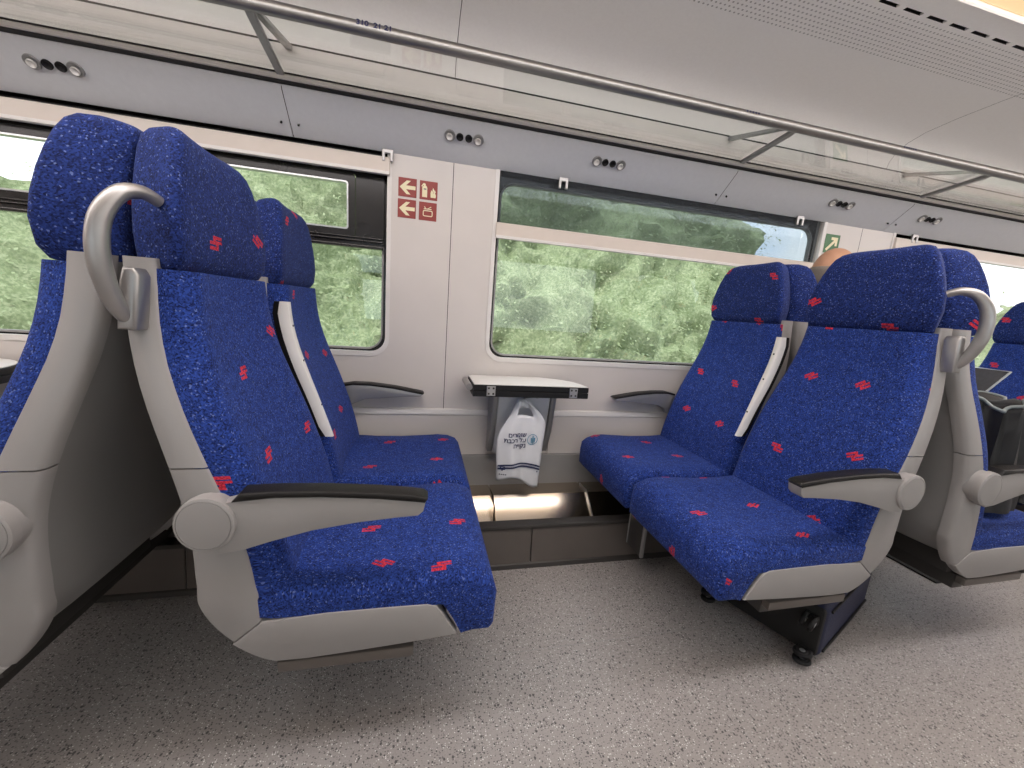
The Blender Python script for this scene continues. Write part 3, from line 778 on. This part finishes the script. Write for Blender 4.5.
        if disc:
            for s_, dep in ((-1, .012),):
                bm = bmesh.new(); n = 36
                prof_ = [(1, .010), (1, -.002), (.985, -.006), (.90, -.008), (.885, -.0065), (.87, -.008), (.6, -.0095), (0, -.010)]
                prev = None
                cc = (.004, .609)
                for rr_, dy in prof_:
                    yy = yc_ - half + dy
                    if rr_ == 0: cur = [bm.verts.new((cc[0] * fl, yy, cc[1]))] * n
                    else: cur = [bm.verts.new(((cc[0] + .049 * rr_ * math.cos(2 * math.pi * k / n)) * fl, yy, cc[1] + .053 * rr_ * math.sin(2 * math.pi * k / n))) for k in range(n)]
                    if prev:
                        for k in range(n):
                            j = (k + 1) % n
                            if rr_ == 0: bm.faces.new((prev[k], prev[j], cur[0]))
                            else: bm.faces.new((prev[k], prev[j], cur[j], cur[k]))
                    prev = cur
                finish('pivot_cap', bm, 'shell_grey', ba, 40)
                # barrel between cap and frame
                pr('pivot_barrel', [(.004 + .047 * math.cos(2 * math.pi * k / 28), .609 + .050 * math.sin(2 * math.pi * k / 28)) for k in range(28)], yc_ - half + .004, yc_ + half + .004, 'shell_grey', ba, .003)
        return ba
    if aisle:
        arm(-.247, .019, True)
        if centre_arm:
            # middle arm folded up between the two backs
            rg = []; rg2 = []
            for k in range(13):
                z = .60 + (1.005 - .60) * k / 12
                f0 = smooth_table(FRONT, z)[0]
                hw = smooth_table(UP, z)[2]
                th = .0080 + min(.0055, max(0, (.243 - hw)) * .5)
                w_ = .030 if k not in (0, 12) else .022
                yy = .2525
                fr = f0 + .026
                rg.append([(fr - w_, yy - th, z), (fr - .003, yy - th, z), (fr, yy - th + .003, z), (fr, yy + th - .003, z), (fr - .003, yy + th, z), (fr - w_, yy + th, z)])
                rg2.append([(fr - w_ - .014, yy - th, z), (fr - w_ - .001, yy - th, z), (fr - w_ - .001, yy + th, z), (fr - w_ - .014, yy + th, z)])
            ca = lf('middle_armrest', rg, 'white_plastic', smooth=50)
            lf('pad', rg2, 'pad_black', parent=ca)
            for k in (3, 7, 10):
                z = .60 + .405 * k / 12; f0 = smooth_table(FRONT, z)[0] + .026
                box('screw', (min(f0 * fl, (f0 + .0015) * fl), .2495, z - .003), (max(f0 * fl, (f0 + .0015) * fl), .2555, z + .003), 'black_rubber', ca, 0)
    else:
        # slim fixed arm against the wall
        yw = .2765
        top = [(.045, .660), (.09, .669), (.16, .668), (.26, .657), (.35, .641), (.388, .633)]
        bot = [(.392, .626), (.378, .615), (.30, .612), (.22, .604), (.14, .598), (.09, .575), (.07, .55), (.05, .55)]
        wa = pr('wall_armrest', [(u, z - .010) for u, z in top] + bot, yw - .024, yw + .024, 'bracket_grey', root, .004, 2)
        pr('pad', [(u, z) for u, z in top] + [(.394, .627), (.386, .623), (.35, .630), (.26, .647), (.16, .658), (.09, .659), (.045, .650)], yw - .026, yw + .026, 'pad_black', wa, .004, 2)
    if handle:
        # cast grab handle at shoulder height, bulging into the aisle
        pts = [(-.066, -.188, 1.165), (-.077, -.212, 1.173), (-.092, -.238, 1.163), (-.106, -.257, 1.128), (-.112, -.263, 1.083), (-.113, -.257, 1.035), (-.110, -.241, .990), (-.104, -.220, .964)]
        h_ = tube('grab_handle', [(u * fl, y, z) for u, y, z in pts], [.0095, .0110, .0128, .0142, .0148, .0145, .0135, .0125], 'handle_metal', root, 16, None, 60, 5)
        prism('mount_plate', [(-.118 * fl, .950), (-.090 * fl, .950), (-.080 * fl, 1.04), (-.086 * fl, 1.052), (-.102 * fl, 1.052), (-.108 * fl, 1.03)], 'y', -.236, -.1985, 'handle_metal', h_, .006, 3)
    return root

YA, YWN = 1.013, 1.518
G = 'blue plush train seats'
XL, XR, XLB, XRB, XFR = -.373, 1.363, -.685, 1.674, 3.40
make_seat(XL, YA, 1, True, 'aisle-side blue seat facing the table, in front of the leftward-facing seat and its grey back', G, (.03, .02))
make_seat(XL, YWN, 1, False, 'window-side blue seat facing the table, below the red signs', G, (.31, .12))
make_seat(XR, YA, -1, True, 'aisle-side blue seat facing the table, with the navy suitcase beneath', G, (.52, .05))
make_seat(XR, YWN, -1, False, 'window-side blue seat facing the table, its headrest before the lowered blind', G, (.75, .33))
make_seat(XLB, YA, -1, True, 'blue aisle seat facing away from the table, its grey rear shell by the dark gap', G, (.91, .4), handle=False, lean=-.035)
make_seat(XLB, YWN, -1, False, 'blue window seat facing away from the table, holding a dark grey bag', G, (.2, .7), lean=-.035)
make_seat(XRB, YA, 1, True, 'blue aisle seat holding the black bag, back to back with the suitcase seat', G, (.6, .81), handle=False, lean=-.035)
make_seat(XRB, YWN, 1, False, 'blue window seat in which the bald passenger sits', G, (.15, .44), lean=-.035)
make_seat(XFR, YWN, -1, False, 'blue window seat opposite the bald passenger', G, (.44, .9))

# carrying frames under each pair: cantilevered from the heater plinth
def seat_frame(xp, flip, label):
    r = empty('seat_carrier', (xp, 1.37, 0)); tag(r, label, 'seat frame', 'carrying frames under the seat pairs')
    def B(name, u0, u1, y0, y1, z0, z1, mat, parent=r, bev=.004):
        a, b = sorted((u0 * flip, u1 * flip)); return box(name, (a, y0 - 1.37, z0), (b, y1 - 1.37, z1), mat, parent, bev)
    B('cross_beam', .105, .155, .80, 1.82, .215, .268, 'plinth_dark')
    B('cross_beam', .33, .375, .80, 1.82, .215, .268, 'plinth_dark')
    B('side_rail', .100, .378, .772, .798, .244, .2705, 'plinth_brown')
    for u in (.13, .352):
        lg = B('support_post', u - .02, u + .02, 1.43, 1.47, .020, .216, 'plinth_dark')
    pl = B('front_plate', .468, .478, 1.255, 1.36, .09, .262, 'plinth_dark')
    B('plate_edge', .465, .481, 1.245, 1.256, .09, .268, 'bracket_grey', pl)
    B('plate_edge', .465, .481, 1.352, 1.360, .09, .268, 'bracket_grey', pl)
    B('plate_strut', .375, .481, 1.28, 1.31, .235, .266, 'plinth_dark')
    return r
seat_frame(XL, 1, 'grey carrying frame under the seats below the red signs')
seat_frame(XR, -1, 'grey carrying frame under the seats above the navy suitcase')
seat_frame(XLB, -1, 'grey carrying frame under the seats with the dark grey bag')
seat_frame(XRB, 1, 'grey carrying frame under the seats with the black bag and the passenger')
seat_frame(XFR, -1, 'grey carrying frame under the seat opposite the passenger')

# ------------------------------------------------------------------ wall tables
def make_table(xc, label):
    t_ = empty('wall_table', (xc, 1.80, 0)); tag(t_, label, 'table', 'folding tables under the windows')
    def Yl(y): return y - 1.80
    hx = .262
    # leaf outline seen from above: straight front, curved right and left backs
    def leaf(r0, r1):
        pts = [(-hx, Yl(1.602)), (hx, Yl(1.602))]
        for k in range(1, 9):
            a = R_(90 * k / 9); pts.append((hx - .17 * (1 - math.cos(a)), Yl(1.602) + .21 * math.sin(a)))
        pts += [(hx - .17, Yl(1.826)), (-hx + .02, Yl(1.826)), (-hx, Yl(1.80))]
        return pts
    l1 = prism('lower_leaf', leaf(0, 0), 'z', .660, .6855, 'black_rubber', t_, .002, 1)
    l2 = prism('upper_leaf', leaf(0, 0), 'z', .6875, .711, 'black_rubber', t_, .002, 1)
    prism('top_face', [(x * .985, Yl(1.80) + (y - Yl(1.80)) * .985) for x, y in leaf(0, 0)], 'z', .711, .7145, 'white_plastic', l2, .001, 1)
    for hxp in (-.185, .19):
        h_ = box('hinge', (hxp - .019, Yl(1.599), .6645), (hxp + .019, Yl(1.604), .7075), 'alu', t_, .001, 1)
        for zz in (.674, .698):
            for dx in (-.010, .010): box('hinge_pin', (hxp + dx - .004, Yl(1.5975), zz - .004), (hxp + dx + .004, Yl(1.600), zz + .004), 'plinth_dark', h_, .001, 1)
    tube('pivot_roll', [(-hx - .014, Yl(1.62), .697), (-hx - .014, Yl(1.70), .697), (-hx - .014, Yl(1.79), .697)], .014, 'handle_metal', t_, 14)
    # tapering support column
    prism('support', [(Yl(1.829), .335), (Yl(1.79), .335), (Yl(1.745), .46), (Yl(1.715), .659), (Yl(1.829), .659)], 'x', -.125, .125, 'panel_grey', t_, .004, 2)
    for sd in (-1, 1):
        prism('support_cheek', [(Yl(1.829), .345), (Yl(1.782), .345), (Yl(1.735), .46), (Yl(1.702), .659), (Yl(1.829), .659)], 'x', sd * .140 - .012, sd * .140 + .012, 'bracket_grey', t_, .003, 2)
    for dx in (-.075, .06): box('screw', (dx - .006, Yl(1.710), .630), (dx + .006, Yl(1.722), .642), 'alu', t_, .002, 1)
    tube('bag_hook', [(-.01, Yl(1.720), .640), (-.01, Yl(1.690), .636), (-.01, Yl(1.676), .645)], .005, 'alu', t_, 10)
    return t_
make_table(.482, 'folded white-topped table with black edges below the middle window')
make_table(-1.62, 'white-topped table mostly hidden behind the seat with the grey shell')

# ------------------------------------------------------------------ litter bag hanging on the table support
bag = empty('litter_bag', (.465, 1.668, .24)); tag(bag, 'white plastic litter bag with navy print hanging under the table', 'bag')
def bag_y(a, b, side):
    """a across -1..1, b height 0..1"""
    fold = .010 * math.sin(a * 4.2 + .6) * (1 - .5 * b) + .003 * math.sin(a * 9 + b * 5) + .014 * max(0, a - .25) * (1 - b) * 2
    puff = .020 * (1 - a * a) * (1 - b) ** .5
    return fold - puff if side < 0 else fold * .4 + puff * .5 + .006
def bag_xz(a, b):
    wl = [(0, -.104, .104), (.25, -.110, .105), (.5, -.113, .108), (.62, -.100, .112), (.75, -.070, .112), (.85, -.050, .085), (1.0, -.030, .020)]
    x0, x1 = lerp_table(wl, b)
    x = x0 + (x1 - x0) * (a + 1) / 2
    z = b * .395 + (1 - b) * (.020 * math.sin(a * 3.0 + 2.2) - .022 * a)
    return x, z
def bag_sheet(name, side, parent, mat='bag_white'):
    bm = bmesh.new(); na, nb = 28, 30; g = {}
    for i in range(na + 1):
        for j in range(nb + 1):
            a = -1 + 2 * i / na; b = j / nb
            x, z = bag_xz(a, b); g[i, j] = bm.verts.new((x, bag_y(a, b, side), z))
    for i in range(na):
        for j in range(nb):
            a = -1 + 2 * (i + .5) / na; b = (j + .5) / nb
            if .80 < b < .90 and -.62 < a < .42: continue        # hand hole
            bm.faces.new((g[i, j], g[i + 1, j], g[i + 1, j + 1], g[i, j + 1]))
    o = finish(name, bm, mat, parent, 60)
    md = o.modifiers.new('thickness', 'SOLIDIFY'); md.thickness = .0008; md.offset = 1
    return o
front = bag_sheet('front_sheet', -1, bag)
bag_sheet('back_sheet', 1, bag)
def on_bag(me, off=.0058):
    """lay a flat x,z drawing on the front sheet"""
    for v in me.vertices:
        b = min(1, max(0, v.co.z / .395)); x0, x1 = bag_xz(-1, b)[0], bag_xz(1, b)[0]
        a = (v.co.x - x0) / (x1 - x0) * 2 - 1
        v.co.y = bag_y(a, b, -1) - off
M0 = Matrix(((1, 0, 0, 0), (0, 0, 1, 0), (0, 1, 0, 0), (0, 0, 0, 1)))
def bag_text(body, size, x, z):
    M = Matrix.Translation((x, 0, z)) @ M0
    o = text_mesh('printed_text', body, size, 'print_navy', front, M, 'RIGHT', 0)
    on_bag(o.data); return o
for body, z in (('שומרים', .232), ('על רכבת', .206), ('נקייה', .180)):
    bag_text(body[::-1], .0285, .021, z)
def bag_flat(name, polys, mat):
    bm = bmesh.new()
    for poly in polys:
        bm.faces.new([bm.verts.new((x, 0, z)) for x, z in poly])
    bmesh.ops.subdivide_edges(bm, edges=bm.edges[:], cuts=2, use_grid_fill=True)
    o = finish(name, bm, mat, front, 0); on_bag(o.data); return o
def annulus(cx, cz, r0, r1, n=28):
    return [[(cx + r0 * math.cos(a), cz + r0 * math.sin(a)), (cx + r1 * math.cos(a), cz + r1 * math.sin(a)), (cx + r1 * math.cos(b), cz + r1 * math.sin(b)), (cx + r0 * math.cos(b), cz + r0 * math.sin(b))]
            for a, b in ((2 * math.pi * k / n, 2 * math.pi * (k + 1) / n) for k in range(n))]
bag_flat('round_emblem', annulus(.052, .208, .023, .026), 'print_teal')
bag_flat('emblem_figure', [[(.046, .190), (.051, .190), (.051, .215), (.044, .215)], [(.053, .188), (.058, .188), (.058, .226), (.053, .226)], [(.060, .192), (.065, .194), (.067, .216), (.060, .216)]], 'print_teal')
def stripe(z0, th):
    out = []
    n = 14
    for k in range(n):
        a, b = -1 + 2 * k / n, -1 + 2 * (k + 1) / n
        zf = lambda q: z0 + .012 * (1 - q * q) - .018 * max(0, q - .3)
        xa, xb = a * .103, b * .103
        out.append([(xa, zf(a)), (xb, zf(b)), (xb, zf(b) + th), (xa, zf(a) + th)])
    return out
bag_flat('printed_stripe', stripe(.064, .0075), 'print_navy'); bag_flat('printed_stripe', stripe(.078, .0075), 'print_navy')
def tri(cx, cz, r, up_):
    s = 1 if up_ else -1
    P = [(cx + r * math.cos(R_(a)) , cz + s * r * math.sin(R_(a))) for a in (90, 210, 330)]
    Q = [(cx + r * .66 * math.cos(R_(a)), cz + s * r * .66 * math.sin(R_(a))) for a in (90, 210, 330)]
    return [[P[i], P[(i + 1) % 3], Q[(i + 1) % 3], Q[i]] for i in range(3)]
bag_flat('star_mark', tri(-.083, .074, .016, True) + tri(-.083, .074, .016, False), 'print_navy')
bag_flat('small_print', [[(-.096 + .009 * k, .040), (-.090 + .009 * k, .040), (-.090 + .009 * k, .045), (-.096 + .009 * k, .045)] for k in range(4)], 'print_navy')
bag_flat('small_mark', [[(.088, .042), (.094, .042), (.094, .049), (.088, .049)]], 'print_navy')

# ------------------------------------------------------------------ navy suitcase under the aisle seat
ang = math.atan2(.866, -.5)
case = empty('suitcase', (1.205, .79, 0), 0); tag(case, 'navy soft suitcase with black wheels lying under the aisle seat', 'suitcase')
d1 = Vector((-.375, .927, 0)).normalized(); d2 = Vector((.927, .375, 0)).normalized()
case.matrix_world = Matrix(((d2.x, d1.x, 0, 1.228), (d2.y, d1.y, 0, .798), (0, 0, 1, 0), (0, 0, 0, 1)))
# local x: away from the wheels, y: towards the wall
bm = bmesh.new(); bm_box(bm, (.0, -.015, .026), (.50, .345, .208), .022, 4)
body = finish('body', bm, 'navy_case', case)
bm = bmesh.new(); bm_box(bm, (-.006, -.010, .036), (.022, .34, .200), .010, 2); finish('wheel_base', bm, 'floor_black', case)
tube('piping', [(.030, -.017, .048), (.25, -.018, .046), (.48, -.017, .048)], .004, 'black_rubber', body, 8)
tube('piping', [(.030, -.017, .188), (.25, -.018, .190), (.48, -.017, .188)], .004, 'black_rubber', body, 8)
def caster(y, z, twist):
    h_ = box('wheel_housing', (-.020, y - .020, z - .016), (-.004, y + .020, z + .016), 'black_rubber', case, .005)
    for s_ in (-1, 1):
        cy, cz_ = (y + s_ * .012 * math.cos(twist), z + s_ * .012 * math.sin(twist))
        ax = Vector((0, math.cos(twist), math.sin(twist)))
        e1 = Vector((1, 0, 0)); e2 = ax.cross(e1)
        bm = bmesh.new(); n = 20; prev = None
        for rr_, off in ((0, -.006), (.55, -.006), (.62, -.0045), (.9, -.006), (1, -.003), (1, .003), (.9, .006), (.62, .0045), (.55, .006), (0, .006)):
            c0 = Vector((-.034, cy, cz_)) + ax * off
            cur = [bm.verts.new(c0)] * n if rr_ == 0 else [bm.verts.new(c0 + (e1 * math.cos(a) + e2 * math.sin(a)) * .025 * rr_) for a in (2 * math.pi * k / n for k in range(n))]
            if prev:
                for k in range(n):
                    j = (k + 1) % n
                    vs = []
                    for v in (prev[k], prev[j], cur[j], cur[k]):
                        if v not in vs: vs.append(v)
                    if len(vs) > 2: bm.faces.new(vs)
            prev = cur
        wh = finish('wheel', bm, 'black_rubber', h_, 40)
        box('hub', (-.040, cy - .004, cz_ - .004), (-.028, cy + .004, cz_ + .004), 'alu', wh, .002) if False else None
        tube('hub', [tuple(Vector((-.034, cy, cz_)) - ax * .0068), tuple(Vector((-.034, cy, cz_)) + ax * .0068)], .008, 'alu', wh, 10)
caster(.015, .038, 1.45); caster(.318, .038, 1.45); caster(.020, .160, .15); caster(.318, .170, .4)

# dark cover plate on the floor under the seats of the passenger
plate = box('floor_plate', (2.215, 1.045, .0), (3.1, 1.36, .008), 'floor_black', None, .002); tag(plate, 'black cover plate on the floor beneath the seat with the black bag', 'plate')

# ------------------------------------------------------------------ black bag on the seat
bb = empty('black_bag', (2.00, 1.0, .462)); tag(bb, 'slouching black bag with pale trim on the aisle seat', 'bag')
rings = []
nr = 64
for k in range(16):
    s = k / 15; z = s * .37
    wx = .135 * (1 - .30 * s) * (1 if k else .9); wy = .165 * (1 - .25 * s)
    rg = []
    for j in range(nr):
        a = 2 * math.pi * j / nr
        rp = 1 + .085 * math.sin(a * 11 + s * 1.5) * (.35 + s) + .035 * math.sin(a * 23 + 1 + s * 3) * (.2 + s)
        top = .02 * math.sin(a * 4 + 1) * s
        rg.append((wx * rp * math.copysign(abs(math.cos(a)) ** .7, math.cos(a)) + .02 * s, wy * rp * math.copysign(abs(math.sin(a)) ** .7, math.sin(a)), z + top))
    rings.append(rg)
cap = [[(p[0] * q + .02 * (1 - q), p[1] * q, p[2] + dz) for p in rings[-1]] for q, dz in ((.8, .006), (.5, -.01), (.2, -.02))]
loft('bag_body', rings + cap, 'black_cloth', bb, True, 60)
tube('pale_trim', [(p[0], p[1], p[2] + .004) for p in rings[-1]] + [(rings[-1][0][0], rings[-1][0][1], rings[-1][0][2] + .004)], .006, 'trim_cloth', bb, 8)
tube('strap', [(.10, -.06, .30), (.155, -.10, .18), (.17, -.12, .05), (.15, -.13, .012)], .010, 'black_rubber', bb, 8, None, 60, 4)

# dark grey bag in the seat at the far side
gb = empty('grey_bag', (-1.02, 1.50, .462)); tag(gb, 'dark grey rounded bag on the window seat behind the grey shell', 'bag')
rings = []
for k in range(12):
    s = k / 11; z = .29 * s
    q = (1 - max(0, (s - .45) / .55) ** 2.4) ** .5 if s < 1 else .15
    q = max(q, .15)
    rings.append([(.15 * q * math.copysign(abs(math.cos(a)) ** .6, math.cos(a)), .17 * q * math.copysign(abs(math.sin(a)) ** .6, math.sin(a)), z) for a in (2 * math.pi * j / 36 for j in range(36))])
loft('bag_body', rings, 'dark_cloth', gb, True, 60)
tube('carry_loop', [(-.02, 0, .285), (-.01, 0, .315), (.03, 0, .315), (.04, 0, .283)], .008, 'black_rubber', gb, 8, None, 60, 4)

# ------------------------------------------------------------------ passenger in the far window seat
def skin_body(name, joints, bones, parent, mats, extra, voxel=.007):
    """continuous figure: skinned skeleton, merged with head shapes by a voxel remesh"""
    bm = bmesh.new()
    def rad3(r): return Vector((r, r, r)) if not isinstance(r, tuple) else Vector((r[1], r[0], r[1]))
    for a_, b_ in bones:
        pa, pb = Vector(joints[a_][0]), Vector(joints[b_][0]); ra, rb = rad3(joints[a_][1]), rad3(joints[b_][1])
        n_ = max(2, int((pb - pa).length / (min(min(ra), min(rb)) * .5)) + 1)
        for k in range(n_ + 1):
            q = k / n_; c0 = pa.lerp(pb, q); r0 = ra.lerp(rb, q)
            sp = bmesh.ops.create_icosphere(bm, subdivisions=2, radius=1)
            for v in sp['verts']: v.co = c0 + Vector((v.co.x * r0.x, v.co.y * r0.y, v.co.z * r0.z))
    for c, sc in extra:
        r = bmesh.ops.create_icosphere(bm, subdivisions=3, radius=1)
        for v in r['verts']: v.co = Vector(c) + Vector((v.co.x * sc[0], v.co.y * sc[1], v.co.z * sc[2]))
    me2 = bpy.data.meshes.new('tmp_body'); bm.to_mesh(me2); bm.free()
    o = bpy.data.objects.new('tmp_body', me2); col.objects.link(o)
    rm = o.modifiers.new('remesh', 'REMESH'); rm.mode = 'VOXEL'; rm.voxel_size = voxel; rm.use_smooth_shade = True
    sm = o.modifiers.new('smooth', 'SMOOTH'); sm.factor = .5; sm.iterations = 2
    dg = bpy.context.evaluated_depsgraph_get()
    out = bpy.data.meshes.new_from_object(o.evaluated_get(dg)); bpy.data.objects.remove(o)
    bm = bmesh.new(); bm.from_mesh(out); seen = set(); best = []
    for v in bm.verts:
        if v in seen: continue
        st = [v]; isl = []; seen.add(v)
        while st:
            q = st.pop(); isl.append(q)
            for e in q.link_edges:
                w_ = e.other_vert(q)
                if w_ not in seen: seen.add(w_); st.append(w_)
        if len(isl) > len(best): best = isl
    keep = set(best); bmesh.ops.delete(bm, geom=[v for v in bm.verts if v not in keep], context='VERTS')
    bm.to_mesh(out); bm.free()
    out.materials.clear()
    for m_ in mats: out.materials.append(MATS[m_])
    ob = bpy.data.objects.new(name, out); col.objects.link(ob); ob.parent = parent
    for p in out.polygons: p.use_smooth = True
    return ob
px, py = 1.835, 1.505
man = empty('person', (px, py, .46)); tag(man, 'seated bald-headed person with grey side hair, holding a tablet', 'person')
J = {}
def jt(k, x, y, z, r): J[k] = ((x, y, z - .46), r)
HX = .015            # head centre, local x
jt('pelvis', .06, 0, .575, (.13, .105)); jt('waist', .02, 0, .72, (.125, .10)); jt('chest', .0, 0, .93, (.155, .105)); jt('collar', -.005, 0, 1.10, (.10, .070)); jt('neck', .0, 0, 1.18, .054); jt('skull', HX, 0, 1.23, .06)
for s_, n_ in ((-1, 'r'), (1, 'l')):
    jt('hip' + n_, .10, .085 * s_, .555, .078); jt('knee' + n_, .50, .10 * s_, .56, .055); jt('shin' + n_, .53, .10 * s_, .32, .046); jt('ankle' + n_, .52, .10 * s_, .09, .034); jt('toe' + n_, .68, .105 * s_, .035, .032)
    jt('sho' + n_, .0, .165 * s_, 1.075, .058); jt('elb' + n_, .20, .20 * s_ - .02, .82, .042)
jt('wrr', .44, -.235, .83, .028); jt('palmr', .50, -.262, .845, (.034, .017))
jt('wrl', .42, .10, .74, .028); jt('palml', .47, .06, .745, (.034, .017))
B = [('pelvis', 'waist'), ('waist', 'chest'), ('chest', 'collar'), ('collar', 'neck'), ('neck', 'skull')]
for n_ in 'rl':
    B += [('pelvis', 'hip' + n_), ('hip' + n_, 'knee' + n_), ('knee' + n_, 'shin' + n_), ('shin' + n_, 'ankle' + n_), ('ankle' + n_, 'toe' + n_), ('collar', 'sho' + n_), ('sho' + n_, 'elb' + n_), ('elb' + n_, 'wr' + n_), ('wr' + n_, 'palm' + n_)]
for n_, (bx_, by_, bz_), dr in (('r', (.50, -.262, .845), 1), ('l', (.47, .06, .745), -1)):
    for q, (oy, ln) in enumerate(((-.027, .062), (-.009, .072), (.009, .068), (.027, .054))):
        jt('f%da' % q + n_, bx_ + .035, by_ + oy, bz_, .0095); jt('f%db' % q + n_, bx_ + .035 + ln * .55, by_ + oy, bz_ - .008, .0088); jt('f%dc' % q + n_, bx_ + .03 + ln * .85, by_ + oy, bz_ - .030, .0078)
        B += [('palm' + n_, 'f%da' % q + n_), ('f%da' % q + n_, 'f%db' % q + n_), ('f%db' % q + n_, 'f%dc' % q + n_)]
    jt('ta' + n_, bx_ - .005, by_ + dr * .038, bz_ + .010, .011); jt('tb' + n_, bx_ + .025, by_ + dr * .052, bz_ + .020, .010); jt('tc' + n_, bx_ + .05, by_ + dr * .050, bz_ + .022, .0085)
    B += [('palm' + n_, 'ta' + n_), ('ta' + n_, 'tb' + n_), ('tb' + n_, 'tc' + n_)]
hz = 1.315 - .46
extra = [((HX + .005, 0, hz), (.098, .076, .108)), ((HX + .045, 0, hz - .075), (.052, .050, .058)), ((HX + .105, 0, hz - .022), (.018, .013, .024)), ((HX, -.078, hz - .012), (.018, .010, .032)), ((HX, .078, hz - .012), (.018, .010, .032)),
         ((HX + .088, -.030, hz + .012), (.015, .018, .008)), ((HX + .088, .030, hz + .012), (.015, .018, .008)), ((HX + .090, 0, hz - .068), (.014, .026, .010))]
body_ = skin_body('body', J, B, man, ['skin', 'dark_cloth', 'black_cloth', 'grey_hair'], extra)
for p in body_.data.polygons:
    c = p.center
    wx = c.x
    hand = c.x > .40 and c.z > .24 and c.z < .45
    if c.z > 1.155 - .46 or hand: p.material_index = 0
    elif c.z > .60 - .46 and not (c.x > .2 and c.z < .20): p.material_index = 1
    else: p.material_index = 2
# short grey hair round the back and sides of the head
bm = bmesh.new(); bmesh.ops.create_icosphere(bm, subdivisions=4, radius=1)
for v in list(bm.verts):
    d_ = v.co.copy()
    if d_.z > .42 - .25 * (d_.x < -.5) or d_.z < -.60 or d_.x > .28: bm.verts.remove(v)
    else:
        k_ = 1.035 + .02 * mnoise.noise(d_ * 6)
        v.co = Vector((HX + .005 + d_.x * .098 * k_, d_.y * .076 * k_, hz + d_.z * .108 * k_))
hair = finish('side_hair', bm, 'grey_hair', man, 60)
md = hair.modifiers.new('thickness', 'SOLIDIFY'); md.thickness = .006; md.offset = 0

for s_ in (-1, 1):
    bm = bmesh.new(); r_ = bmesh.ops.create_icosphere(bm, subdivisions=2, radius=.0115)
    for v in r_['verts']: v.co += Vector((HX + .0875, s_ * .030, hz - .002))
    ey = finish('eye', bm, 'white_plastic', man, 80)
    bm = bmesh.new(); r_ = bmesh.ops.create_icosphere(bm, subdivisions=2, radius=.0055)
    for v in r_['verts']: v.co += Vector((HX + .0955, s_ * .030, hz - .004))
    finish('iris', bm, 'black_rubber', ey, 80)
tab = empty('tablet', (2.405, 1.215, .868)); tag(tab, 'dark tablet with a pale rim held by the seated person', 'tablet')
tab.rotation_euler = (R_(0), R_(-52), R_(-18))
box('case_back', (-.06, -.085, -.006), (.085, .075, .0), 'alu', tab, .002)
box('screen', (-.055, -.080, .0), (.080, .070, .0015), 'screen_dark', tab, .0005, 1)

# ------------------------------------------------------------------ outside: cutting with dense scrub
gr = structure(box('ground_outside', (-60, 1.97, -1.5), (70, 40, -1.3), 'track_soil', None, 0))
gr2 = structure(box('ground_far_side', (-60, -40, -1.5), (70, -.97, -1.3), 'track_soil', None, 0))
def top_at(x):
    # crest of the scrub: high beside the middle window, lower to both ends
    t0 = 4.4 + .5 * math.sin(x * .7) + .35 * math.sin(x * 1.9 + 1)
    if x < -3.3: t0 -= min(2.7, (-3.3 - x) * 1.5)
    if x > 5.8: t0 -= min(2.1, (x - 5.8) * .6)
    return t0
import numpy as np
rng = np.random.default_rng(3)
bm = bmesh.new(); nx, nh = 460, 80; g = {}
for i in range(nx + 1):
    x = -24 + 58 * i / nx; tp = top_at(x)
    for j in range(nh + 1):
        s = j / nh
        z = -1.3 + (tp + 1.3) * s
        y = 5.6 + 2.6 * s ** 1.3
        n_ = mnoise.fractal(Vector((x * .55, z * .7, 3.1)), 1, 2, 5) * .8
        n2_ = mnoise.fractal(Vector((x * 2.6, z * 2.8, 9.)), 1, 2, 3) * .26
        g[i, j] = bm.verts.new((x, y - n_ - n2_, z + n2_ * .6))
for i in range(nx):
    for j in range(nh): bm.faces.new((g[i, j], g[i + 1, j], g[i + 1, j + 1], g[i, j + 1]))
pts = [v.co.copy() for v in bm.verts]
sc = finish('scrub_bank', bm, 'foliage', None, 60)
tag(sc, 'dense pale green scrub on the bank outside the windows', 'shrubs', None, 'stuff')
# leaf sprays standing off the bank
nl = 60000
pick = rng.integers(0, len(pts), nl)
P = np.array([tuple(pts[k]) for k in pick]) + rng.normal(0, 1, (nl, 3)) * np.array([.20, .16, .16]) + np.array([0, -.12, .03])
face = np.array([0, -.6, .8]) + rng.normal(0, .35, (nl, 3)); face /= np.linalg.norm(face, axis=1)[:, None]
a = np.cross(face, rng.normal(0, 1, (nl, 3))); a /= np.linalg.norm(a, axis=1)[:, None]
b_ = np.cross(face, a); b_ /= np.linalg.norm(b_, axis=1)[:, None]
sz = rng.uniform(.02, .05, (nl, 1))
V = np.stack([P - a * sz, P + b_ * sz * .45, P + a * sz, P - b_ * sz * .45], 1).reshape(-1, 3)
me = bpy.data.meshes.new('leaves'); me.vertices.add(nl * 4); me.vertices.foreach_set('co', V.ravel().astype(np.float32))
me.loops.add(nl * 4); me.loops.foreach_set('vertex_index', np.arange(nl * 4, dtype=np.int32))
me.polygons.add(nl); me.polygons.foreach_set('loop_start', np.arange(0, nl * 4, 4, dtype=np.int32))
me.update(calc_edges=True); me.validate()
lv = link('leaves', me, 'foliage', sc); lv['kind'] = 'stuff'
